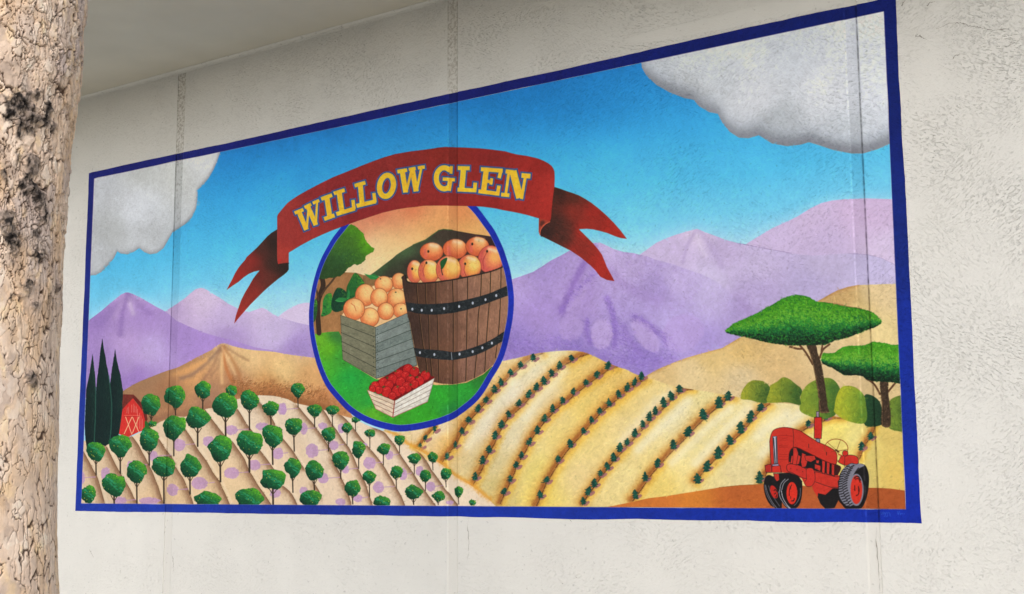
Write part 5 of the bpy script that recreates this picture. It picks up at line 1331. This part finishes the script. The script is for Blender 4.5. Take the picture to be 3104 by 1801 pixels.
# smoother strip of plaster above the right end of the mural
M_SMOOTH = wall_material("smooth_plaster_strip", WALL_BASE, bump=.35)
up_ = [pix2wall(x, y) for x, y in ((1893, 118), (1990, 88), (2060, 74), (2150, 52), (2240, 30), (2330, 8), (2420, -14), (2560, -45))]
lo_ = [pix2wall(x, y) for x, y in ((2560, 8), (2420, 38), (2330, 56), (2240, 78), (2150, 96), (2060, 112), (1990, 126), (1900, 130))]
rp = np.random.default_rng(4)
def dense(p): return [(a[0] + (b_[0] - a[0]) * t + rp.normal(0, .0012), a[1] + (b_[1] - a[1]) * t + rp.normal(0, .0016)) for a, b_ in zip(p[:-1], p[1:]) for t in np.linspace(0, 1, 14)[:-1]]
U_, L_ = dense(up_), dense(lo_)[::-1]
k_ = len(U_)
vv = [(x, 0.001, z + .001) for x, z in U_] + [(x, -.0022, z - .0015) for x, z in U_] + [(x, -.0003, z) for x, z in L_]
ff = [(i, i + 1, k_ + i + 1, k_ + i) for i in range(k_ - 1)] + [(k_ + i, k_ + i + 1, 2 * k_ + i + 1, 2 * k_ + i) for i in range(k_ - 1)]
me = bpy.data.meshes.new("plaster_strip"); me.from_pydata(vv, [], ff); me.update()
child("plaster_strip", me, M_SMOOTH, bld)

# hairline cracks and scuffs that the photograph shows on the bare wall
M_CRACK = flat_mat("crack_scuff_dark", (.30, .28, .25), var=.2, scale=40, rough=1, bump=0)  # one dark tone for cracks and scuffs
def mark(name, pts, w):
    r_ = np.random.default_rng(len(pts))
    q = []
    for a, b_ in zip(pts[:-1], pts[1:]):
        for t in np.linspace(0, 1, 9)[:-1]: q.append((a[0] + (b_[0] - a[0]) * t + r_.normal(0, 1.2), a[1] + (b_[1] - a[1]) * t + r_.normal(0, 1.2)))
    q.append(pts[-1]); q = [pix2wall(*p) for p in q]
    vs = []
    for i, p in enumerate(q):
        d = Vector(q[min(i + 1, len(q) - 1)]) - Vector(q[max(i - 1, 0)]); d.normalize()
        ww = w * .5 * (.25 + abs(r_.normal(0, .7))) * math.sin(math.pi * (i + .7) / (len(q) + .4))
        vs += [(p[0] - d.y * ww, -.0004, p[1] + d.x * ww), (p[0] + d.y * ww, -.0004, p[1] - d.x * ww)]
    me = bpy.data.meshes.new(name); me.from_pydata(vs, [], [(2 * i, 2 * i + 1, 2 * i + 3, 2 * i + 2) for i in range(len(q) - 1)]); me.update()
    child(name, me, M_CRACK, bld)
c5 = lambda s: [tuple(p) for p in P(2600, 0, 5, s)]
for s in ("905,425 900,520 870,560 940,545 1000,580 1080,612", "1130,448 1250,412 1400,352 1560,345 1700,395 1850,420 2050,455 2300,430 2420,452", "1290,902 1440,905 1470,852 1560,825 1650,822", "1030,100 1100,40 1180,20", "2180,700 2300,690 2400,640 2470,600", "650,110 700,30 740,-20"):
    mark("hairline_crack", c5(s), .0035)
for pts in (((272, 1658), (278, 1680), (284, 1692)), ((526, 1676), (525, 1705), (526, 1738)), ((1418, 1570), (1421, 1640), (1418, 1700)), ((2655, 1600), (2661, 1700), (2668, 1800)), ((1725, 1575), (1734, 1583)), ((1745, 1750), (1750, 1752)), ((1703, 1768), (1707, 1770))):
    mark("scuff_mark", pts, .003)

# ------------------------------------------------------------------ mural meshes
def s2l(c): return np.where(c <= .04045, c / 12.92, ((c + .055) / 1.055) ** 2.4)
def l2s(c): return np.where(c <= .0031308, c * 12.92, 1.055 * np.clip(c, 0, None) ** (1 / 2.4) - .055)


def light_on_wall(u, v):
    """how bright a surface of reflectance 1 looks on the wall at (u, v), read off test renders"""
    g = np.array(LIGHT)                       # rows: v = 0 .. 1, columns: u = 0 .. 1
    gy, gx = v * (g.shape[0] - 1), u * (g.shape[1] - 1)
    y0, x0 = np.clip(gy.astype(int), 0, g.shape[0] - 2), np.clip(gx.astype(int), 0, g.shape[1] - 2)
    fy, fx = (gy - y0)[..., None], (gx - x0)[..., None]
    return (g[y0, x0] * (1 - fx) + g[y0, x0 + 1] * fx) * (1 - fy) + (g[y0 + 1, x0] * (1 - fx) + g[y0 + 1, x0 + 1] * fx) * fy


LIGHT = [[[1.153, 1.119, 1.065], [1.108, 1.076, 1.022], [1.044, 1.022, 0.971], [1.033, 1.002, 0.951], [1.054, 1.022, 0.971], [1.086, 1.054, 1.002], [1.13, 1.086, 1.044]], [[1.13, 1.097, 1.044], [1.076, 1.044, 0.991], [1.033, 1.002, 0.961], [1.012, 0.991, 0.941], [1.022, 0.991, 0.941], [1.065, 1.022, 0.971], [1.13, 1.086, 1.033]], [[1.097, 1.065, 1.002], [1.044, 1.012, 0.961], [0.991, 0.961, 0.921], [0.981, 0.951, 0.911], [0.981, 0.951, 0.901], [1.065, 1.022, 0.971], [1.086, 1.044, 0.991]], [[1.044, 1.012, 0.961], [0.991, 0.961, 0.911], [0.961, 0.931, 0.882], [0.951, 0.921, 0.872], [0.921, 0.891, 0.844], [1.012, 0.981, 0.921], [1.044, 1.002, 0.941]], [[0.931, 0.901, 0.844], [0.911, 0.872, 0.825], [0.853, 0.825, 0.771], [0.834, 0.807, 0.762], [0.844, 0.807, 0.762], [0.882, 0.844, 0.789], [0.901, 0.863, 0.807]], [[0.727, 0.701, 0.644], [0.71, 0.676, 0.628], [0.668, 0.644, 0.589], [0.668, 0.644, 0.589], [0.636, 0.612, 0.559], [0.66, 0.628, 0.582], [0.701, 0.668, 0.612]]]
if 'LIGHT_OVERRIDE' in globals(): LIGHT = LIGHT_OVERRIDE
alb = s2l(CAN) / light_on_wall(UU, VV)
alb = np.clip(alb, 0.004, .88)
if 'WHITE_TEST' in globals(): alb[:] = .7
img = bpy.data.images.new("mural_paint", CW, CH)
buf = np.ones((CH, CW, 4), np.float32); buf[..., :3] = l2s(alb)[::-1]
img.pixels.foreach_set(buf.ravel())
img.pack()
M_PAINT, nt, b = new_mat("mural_paint", .75, .15)
L = nt.links
geo, sep, nb, ma = stucco_bump(nt, .85)
uvn = N(nt, "ShaderNodeUVMap"); uvn.uv_map = "canvas"
tx = N(nt, "ShaderNodeTexImage"); tx.image = img; tx.interpolation = 'Cubic'; tx.extension = 'EXTEND'
L.new(uvn.outputs[0], tx.inputs[0])
gn = N(nt, "ShaderNodeTexNoise", Scale=42.0, Detail=3.0); L.new(geo.outputs['Position'], gn.inputs['Vector'])
gr = ramp(nt, [(.27, G(.55)), (.36, G(1))]); L.new(gn.outputs[0], gr.inputs[0])
m2 = N(nt, "ShaderNodeMix", data_type='RGBA', blend_type='MULTIPLY'); m2.inputs[0].default_value = .5
L.new(tx.outputs[0], m2.inputs[6]); L.new(gr.outputs[0], m2.inputs[7])
L.new(m2.outputs[2], b.inputs['Base Color']); L.new(nb.outputs[0], b.inputs['Normal'])

from mathutils.geometry import delaunay_2d_cdt
mural = empty("mural", (MW / 2, 0, MZ))
tag(mural, "wide hand painted farm mural in a blue border reading WILLOW GLEN on a red ribbon", "mural")
bpy.context.view_layer.update()
CUTS = joint_cuts()


def paint_mesh(name, wall_pts, off, faces=None):
    bm = bmesh.new()
    if faces is None:
        k = len(wall_pts)
        r = delaunay_2d_cdt([Vector(p) for p in wall_pts], [(i, (i + 1) % k) for i in range(k)], [], 1, 1e-6)
        vs = [bm.verts.new((v.x, 0, v.y)) for v in r[0]]
        for f in r[2]: bm.faces.new([vs[i] for i in f])
    else:
        vs = [bm.verts.new((x, 0, z)) for x, z in wall_pts]
        for f in faces: bm.faces.new([vs[i] for i in f])
    xs = [p[0] for p in wall_pts]
    for c in CUTS:
        if min(xs) < c < max(xs):
            bmesh.ops.bisect_plane(bm, geom=bm.verts[:] + bm.edges[:] + bm.faces[:], plane_co=(c, 0, 0), plane_no=(1, 0, 0), dist=1e-7)
    bmesh.ops.triangulate(bm, faces=bm.faces[:])
    uvl = bm.loops.layers.uv.new("canvas")
    for f in bm.faces:
        for l in f.loops:
            l[uvl].uv = (l.vert.co.x / MW, (l.vert.co.z - MZ) / MH)
    for v in bm.verts:
        v.co.y = joint_depth(v.co.x) - off
    bm.normal_update()
    for f in bm.faces:
        if f.normal.y > 0: f.normal_flip()
    me = bpy.data.meshes.new(name); bm.to_mesh(me); bm.free()
    return me


def px_to_wall(p):
    q = np.c_[p, np.ones(len(p))] @ HI.T
    q = q[:, :2] / q[:, 2:]
    return np.c_[q[:, 0] * MW, MZ + q[:, 1] * MH]


IN_W = px_to_wall(INNER)
LBUF = np.zeros((CH, CW), np.int16)
for s in SHAPES:
    mk = poly_mask(s['pts'], ss=1)
    mm = mk.a > .02
    s['layer'] = 1 + (int(LBUF[mk.sl][mm].max()) if mm.any() else 0)
    LBUF[mk.sl][mm] = s['layer']
print('paint layers', max(s['layer'] for s in SHAPES))
OBJ = {}
for i, s in enumerate(SHAPES):
    me = paint_mesh(s['name'], [tuple(p) for p in px_to_wall(s['pts'])], .0004 + s['layer'] * .00009)
    par = mural if s['parent'] is None else OBJ[s['parent']]
    o = mesh_obj(s['name'], me, M_PAINT)
    o.parent = par
    o.matrix_parent_inverse = Matrix.Translation(mural.location).inverted()if par is mural else Matrix()
    if s['label']: o['label'] = s['label']
    OBJ[i] = o
# border with slightly wandering hand-painted edges
rb = np.random.default_rng(5)
def edge_pts(a, b, n, amp):
    t = np.linspace(0, 1, n + 1)[:-1, None]
    p = np.array(a) * (1 - t) + np.array(b) * t
    w1 = np.interp(np.arange(n), np.arange(0, n + 13, 13), rb.normal(0, amp * 1.2, len(np.arange(0, n + 13, 13))))
    w2 = np.convolve(rb.normal(0, amp, n + 4), np.ones(5) / 3, 'valid')
    nn = np.array([b[1] - a[1], a[0] - b[0]]); nn = nn / np.hypot(*nn)
    p[1:] += (w1 + w2)[1:n, None] * nn
    return p
OC = [(0, MZ + MH), (MW, MZ + MH), (MW, MZ), (0, MZ)]
n_ = [170, 80, 170, 80]
outer = np.concatenate([edge_pts(OC[i], OC[(i + 1) % 4], n_[i], .0013) for i in range(4)])
inner = np.concatenate([edge_pts(IN_W[i], IN_W[(i + 1) % 4], n_[i], .0009) for i in range(4)])
pts = [tuple(p) for p in np.concatenate([outer, inner])]
k = len(outer)
me = paint_mesh("border", pts, .0006, [(i, (i + 1) % k, k + (i + 1) % k, k + i) for i in range(k)])
o = mesh_obj("painted_border", me, M_PAINT); o.parent = mural
o.matrix_parent_inverse = Matrix.Translation(mural.location).inverted()
o['label'] = "deep blue painted border around the whole mural"

# ------------------------------------------------------------------ ground
M_CONC = flat_mat("pavement_concrete", (.66, .625, .52), var=.12, scale=3, rough=.9)
M_ASPH = flat_mat("road_asphalt", (.06, .06, .062), var=.2, scale=6, rough=.9)
M_SOIL = flat_mat("planting_soil", (.10, .075, .05), var=.35, scale=25, rough=1, bump=1)
o = mesh_obj("pavement", box_mesh("pavement", -40, 40, -8.5, .15, -.14, 0), M_CONC); tag(o, kind="structure")
o = mesh_obj("road", box_mesh("road", -200, 200, -300, -8.503, -.5, -.13), M_ASPH); tag(o, kind="structure")
o = mesh_obj("ground", box_mesh("ground", -200, 200, .2, 200, -.5, -.16), M_CONC); tag(o, kind="structure")

# ------------------------------------------------------------------ tree in front, on the left
TX, TY = 4.83, -3.92
edge_px = [(0, 270), (180, 259), (290, 247), (385, 233), (500, 221), (600, 212), (780, 204), (900, 199), (960, 196), (1050, 188), (1250, 182), (1400, 181), (1600, 185), (1801, 188)]
prof = []
for yp, xp in edge_px:
    d = C_FWD + C_RIGHT * ((xp - IMG_W / 2) / F_PX) - C_UP * ((yp - IMG_H / 2) / F_PX)
    dh = math.hypot(d.x, d.y)
    r = abs((TX - CAM.x) * d.y - (TY - CAM.y) * d.x) / dh
    t = ((TX - CAM.x) * d.x + (TY - CAM.y) * d.y) / dh ** 2
    prof.append((CAM.z + d.z * t, r))
prof.sort()
pz = [.0, .4, .9] + [p[0] for p in prof] + [prof[-1][0] + .4]
pr = [.34, .27, .245] + [p[1] for p in prof] + [prof[-1][1] - .03]
ZLO, ZHI, ZTOP = prof[0][0] - .12, prof[-1][0] + .08, prof[-1][0] + .42
zs = np.concatenate([np.linspace(0, ZLO, 40)[:-1], np.arange(ZLO, ZHI, .0018), np.linspace(ZHI, ZTOP, 24)])
face_ang = math.atan2(CAM.y - TY, CAM.x - TX)
th = np.concatenate([np.linspace(-1.6, 1.75, 560), np.linspace(1.75, 2 * math.pi - 1.6, 92)[1:-1]]) + face_ang
R0 = .26
TH, ZZ = np.meshgrid(th, zs)
SS = (TH - face_ang) * R0


def lattice(ix, iy, seed):
    h = (ix * 374761393 + iy * 668265263 + seed * 1442695041) & 0xFFFFFFFF
    h = ((h ^ (h >> 13)) * 1274126177) & 0xFFFFFFFF
    h = h ^ (h >> 16)
    return (h & 0xFFFF) / 65535.0


def vn(x, y, seed):
    ix, iy = np.floor(x).astype(np.int64), np.floor(y).astype(np.int64)
    fx, fy = x - ix, y - iy
    fx = fx * fx * (3 - 2 * fx); fy = fy * fy * (3 - 2 * fy)
    a, b_, c, d = lattice(ix, iy, seed), lattice(ix + 1, iy, seed), lattice(ix, iy + 1, seed), lattice(ix + 1, iy + 1, seed)
    return (a + (b_ - a) * fx) * (1 - fy) + (c + (d - c) * fx) * fy


def fbm(x, y, seed, oc=4):
    s, a, t = 0, 1, 0
    for i in range(oc):
        s = s + a * vn(x, y, seed + i); t += a; x, y, a = x * 2.03, y * 2.03, a * .55
    return s / t * 2 - 1


def worley(x, y, seed):
    ix, iy = np.floor(x).astype(np.int64), np.floor(y).astype(np.int64)
    f1 = np.full(x.shape, 9.); f2 = np.full(x.shape, 9.); hid = np.zeros(x.shape); dy = np.zeros(x.shape)
    for i in (-1, 0, 1):
        for j in (-1, 0, 1):
            px_, py_ = ix + i + lattice(ix + i, iy + j, seed), iy + j + lattice(ix + i, iy + j, seed + 7)
            d = np.hypot(x - px_, y - py_)
            k = d < f1
            f2 = np.where(k, f1, np.minimum(f2, d))
            hid = np.where(k, lattice(ix + i, iy + j, seed + 13), hid); dy = np.where(k, y - py_, dy)
            f1 = np.where(k, d, f1)
    return f1, f2, hid, dy


wx = fbm(SS * 22, ZZ * 22, 1, 3) * .016 + fbm(SS * 80, ZZ * 80, 5, 2) * .006
wy = fbm(SS * 22, ZZ * 22, 9, 3) * .022 + fbm(SS * 80, ZZ * 80, 15, 2) * .006
vert = np.clip((SS - .10) / .16, 0, 1)                      # towards the right-hand edge the flakes get long
zf = np.clip((ZZ - 1.75) / .6, 0, 1)
a1, a2, h1, d1 = worley((SS + wx) / .030, (ZZ + wy) / (.042 + 0 * vert), 21)
b1, b2, h2, d2 = worley((SS + wx * 1.3) / .062, (ZZ + wy * 1.3) / .11, 33)
c1, c2, h3, d3 = worley((SS + wx * .7) / .020, (ZZ + wy) / .085, 41)
on = fbm(SS * 16, ZZ * 12, 51, 3)
on2 = fbm(SS * 9, ZZ * 9, 61, 3)
a1, a2, h1, d1 = worley((SS + wx) / .021, (ZZ + wy) / .033, 21)
rid = np.abs(fbm((SS + wx * .4) * 42, (ZZ + wy * .4) * 24, 201, 3)); rid2 = np.abs(fbm((SS + wx * .3) * 95, (ZZ + wy * .3) * 34, 211, 3))
gate = fbm(SS * 30, ZZ * 22, 221, 3); gate2 = fbm(SS * 26, ZZ * 20, 231, 3)
crack1 = np.clip(1.2 - (a2 - a1) / .060, 0, 1) * np.clip(gate * 6 - .5, 0, 1)
crack2 = np.clip(1.2 - (b2 - b1) / .030, 0, 1) * np.clip(gate2 * 6 + .5, 0, 1)
crack3 = np.clip(1.2 - (c2 - c1) / .12, 0, 1) * np.clip(vert * 2.2 - .7 + on * 1.5, 0, 1)
crack4 = np.clip(1.3 - rid / .022, 0, 1) * np.clip(gate2 * -6 - .6, 0, 1)
crack5 = np.clip(1.3 - rid2 / .04, 0, 1) * np.clip(on2 * 5 - .9 + zf * 1.3, 0, 1)
crack = np.maximum.reduce([crack1, crack2, crack3, crack4, crack5])
zr = .3 + 1.5 * zf
H = (h1 - .5) * .0012 * zr + (h2 - .5) * .0026 * zr - np.clip(d1, -.5, .5) * .0010 * zr - np.clip(d2, -.5, .5) * .0018 * zr
H += fbm(SS * 60, ZZ * 60, 71, 3) * .0012 * zr + fbm(SS * 5, ZZ * 4, 81, 3) * .006 + fbm(SS * 22, ZZ * 16, 83, 3) * .0035 * zf
H -= crack * .0048 * (1 + 1.0 * zf)
# burrs and dark knots: photo pixel, size px, strength
burr = np.zeros_like(SS)
def on_trunk(xp, yp):
    d = C_FWD + C_RIGHT * ((xp - IMG_W / 2) / F_PX) - C_UP * ((yp - IMG_H / 2) / F_PX)
    ox, oy = CAM.x - TX, CAM.y - TY
    r = .27
    for _ in range(4):
        A, B, C_ = d.x ** 2 + d.y ** 2, 2 * (ox * d.x + oy * d.y), ox * ox + oy * oy - r * r
        t = (-B - math.sqrt(max(0, B * B - 4 * A * C_))) / (2 * A)
        z = CAM.z + d.z * t
        r = np.interp(z, pz, pr)
    an = math.atan2(oy + d.y * t, ox + d.x * t) - face_ang
    an = (an + math.pi) % (2 * math.pi) - math.pi
    return an * R0, z
for xp, yp, sx, sz, st in ((70, 335, 44, 55, 1.0), (105, 290, 30, 20, .7), (150, 350, 16, 36, .9), (165, 385, 10, 22, .7), (95, 505, 22, 34, .9), (90, 560, 26, 30, .8), (120, 590, 22, 22, .8), (130, 640, 22, 30, .7), (110, 690, 22, 26, .6), (25, 670, 24, 34, .9), (40, 730, 22, 30, .8), (12, 520, 16, 24, .6), (120, 770, 24, 26, .7), (85, 865, 16, 16, .6), (45, 900, 30, 14, .5), (100, 925, 22, 18, .6), (95, 1150, 20, 20, .9), (178, 860, 8, 20, .6), (60, 470, 14, 16, .5), (20, 800, 16, 16, .4), (150, 900, 8, 20, .4)):
    s0, z0 = on_trunk(xp, yp)
    k = 3.1 / F_PX
    burr = np.maximum(burr, st * np.exp(-(((SS - s0) / (sx * k * 1.45)) ** 2 + ((ZZ - z0) / (sz * k * 1.3)) ** 2) ** 1.3))
bn = fbm(SS * 70, ZZ * 55, 91, 4)
bm_ = np.clip((burr + bn * .75 - .28) * 2.2, 0, 1) * np.clip(burr * 3, 0, 1)
H += bm_ * (.004 + .010 * fbm(SS * 90, ZZ * 70, 95, 3) + .006 * burr)
RR = np.interp(ZZ, pz, pr) + H - .004
# slight fluting so the trunk is not a perfect pipe
RR = RR * (1 + .012 * np.sin(2 * TH + 1.3 * ZZ) * np.clip((np.abs(SS) - .3) * 9, 0, 1))
ver = np.stack([TX + RR * np.cos(TH), TY + RR * np.sin(TH), ZZ], -1).reshape(-1, 3)
nr, nc = TH.shape
ii = np.arange((nr - 1) * nc).reshape(nr - 1, nc)
jj = np.roll(ii, -1, 1)
fac = np.stack([ii, jj, jj + nc, ii + nc], -1).reshape(-1, 4)
me = bpy.data.meshes.new("trunk")
me.vertices.add(len(ver)); me.vertices.foreach_set("co", ver.astype(np.float32).ravel())
me.loops.add(fac.size); me.loops.foreach_set("vertex_index", fac.astype(np.int32).ravel())
me.polygons.add(len(fac)); me.polygons.foreach_set("loop_start", (np.arange(len(fac)) * 4).astype(np.int32))
me.update(calc_edges=True)
me.polygons.foreach_set("use_smooth", np.ones(len(fac), bool))
# bark colours: pinkish tan plates, ochre where flakes fell, grey weathered plates, charcoal burrs
def mixc(a, b, t): return a + (b - a) * t[..., None]
c = np.broadcast_to(s2l(np.array([208, 184, 164.]) / 255), SS.shape + (3,)).copy()
c = mixc(c, s2l(np.array([222, 204, 188.]) / 255), np.clip((h1 - .55) * 2.2, 0, 1) * .8)
c = mixc(c, s2l(np.array([176, 156, 142.]) / 255), np.clip((.35 - h1) * 2.5, 0, 1) * .6)
c = mixc(c, s2l(np.array([172, 156, 150.]) / 255), np.clip((h2 - .62) * 4, 0, 1) * (.25 + .55 * zf))
och = np.clip(fbm(SS * 14, ZZ * 7, 101, 4) * 2.6 - .25 + vert * .55, 0, 1)
c = mixc(c, s2l(np.array([206, 166, 118.]) / 255), och * .42)
c = mixc(c, s2l(np.array([224, 194, 152.]) / 255), np.clip(fbm(SS * 40, ZZ * 22, 111, 3) * 3 - .6, 0, 1) * .5)
c = mixc(c, s2l(np.array([150, 132, 122.]) / 255), np.clip(fbm(SS * 30, ZZ * 18, 121, 4) * 3 - .7, 0, 1) * .5)
c = mixc(c, s2l(np.array([58, 38, 28.]) / 255), np.clip(crack * 1.6 - .35, 0, 1) * .92)
c = mixc(c, s2l(np.array([118, 106, 99.]) / 255), np.clip(bm_ * 1.1, 0, 1) * .85)
c = mixc(c, s2l(np.array([40, 36, 35.]) / 255), np.clip(bm_ * (.45 + 2.4 * fbm(SS * 85, ZZ * 60, 131, 4)), 0, 1))
c = np.clip(c * 1.28 * (1 + .10 * fbm(SS * 120, ZZ * 120, 141, 2))[..., None], .005, .9)
ca = me.color_attributes.new("bark", 'FLOAT_COLOR', 'POINT')
cc4 = np.ones((len(ver), 4), np.float32); cc4[:, :3] = c.reshape(-1, 3)
ca.data.foreach_set("color", cc4.ravel())
M_BARK, nt, b = new_mat("flaky_bark", .9, .15)
at = N(nt, "ShaderNodeVertexColor"); at.layer_name = "bark"
no = N(nt, "ShaderNodeTexNoise", Scale=160.0, Detail=4.0); ge = N(nt, "ShaderNodeNewGeometry"); nt.links.new(ge.outputs['Position'], no.inputs['Vector'])
bp = N(nt, "ShaderNodeBump", Strength=.5, Distance=.0015); nt.links.new(no.outputs[0], bp.inputs['Height'])
nt.links.new(at.outputs[0], b.inputs['Base Color']); nt.links.new(bp.outputs[0], b.inputs['Normal'])
M_LIMB = flat_mat("limb_bark", (.56, .46, .37), var=.2, scale=14, rough=.95, bump=1)

tree = empty("street_tree", (TX, TY, 0))
tag(tree, "tall tree with flaky tan bark and dark knots in front of the wall", "tree")
bpy.context.view_layer.update()
child("trunk", me, M_BARK, tree)


def tube(pts, rads, n=12):
    vs, fs = [], []
    for i, (p, r) in enumerate(zip(pts, rads)):
        p = Vector(p); d = (Vector(pts[min(i + 1, len(pts) - 1)]) - Vector(pts[max(i - 1, 0)])).normalized()
        u = d.orthogonal().normalized(); w = d.cross(u)
        for k in range(n):
            a = 2 * math.pi * k / n
            vs.append(tuple(p + (u * math.cos(a) + w * math.sin(a)) * r))
    for i in range(len(pts) - 1):
        for k in range(n):
            a = i * n + k; b2 = i * n + (k + 1) % n
            fs.append((a, b2, b2 + n, a + n))
    fs.append(tuple(range((len(pts) - 1) * n, len(pts) * n)))
    me = bpy.data.meshes.new("limb"); me.from_pydata(vs, [], fs); me.update()
    for p in me.polygons: p.use_smooth = True
    return me


tips = []
rt = pr[-1]
for dx, dy, top, r in ((.9, -.3, 8.6, .19), (-.9, -.4, 8.9, .2), (.1, -.9, 9.2, .17)):
    P0 = Vector((TX + dx * .10, TY + dy * .12, ZTOP - .30)); P3 = Vector((TX + dx * 2, TY + dy * 1.8, top))
    ts = np.linspace(0, 1, 13)
    pts = [Vector((P0.x + (P3.x - P0.x) * t ** 1.5, P0.y + (P3.y - P0.y) * t ** 1.5, P0.z + (P3.z - P0.z) * t)) for t in ts]
    child("limb", tube(pts, [r * (1.05 - .8 * t) for t in ts], 24), M_LIMB, tree)
    tips += [pts[10], pts[12]]
rl = np.random.default_rng(8)
lv, lf = [], []
for tpt in tips:
    for _ in range(170):
        q = np.array(tpt) + rl.normal(0, (.62, .55, .5))
        if q[2] < 6.4: continue
        a = rl.normal(0, 1, 3); a /= np.linalg.norm(a); b3 = np.cross(a, rl.normal(0, 1, 3)); b3 /= np.linalg.norm(b3)
        k = len(lv)
        lv += [tuple(q - a * .07), tuple(q + b3 * .035), tuple(q + a * .07), tuple(q - b3 * .035)]
        lf.append((k, k + 1, k + 2, k + 3))
me = bpy.data.meshes.new("crown"); me.from_pydata(lv, [], lf); me.update()
M_LEAF = flat_mat("leaves", (.06, .11, .03), var=.4, scale=6, rough=.6, bump=0)
o = child("crown", me, M_LEAF, tree); o["kind"] = "stuff"
o = mesh_obj("soil", box_mesh("soil", TX - .7, TX + .7, TY - .7, TY + .7, -.02, .012), M_SOIL); tag(o, kind="structure")
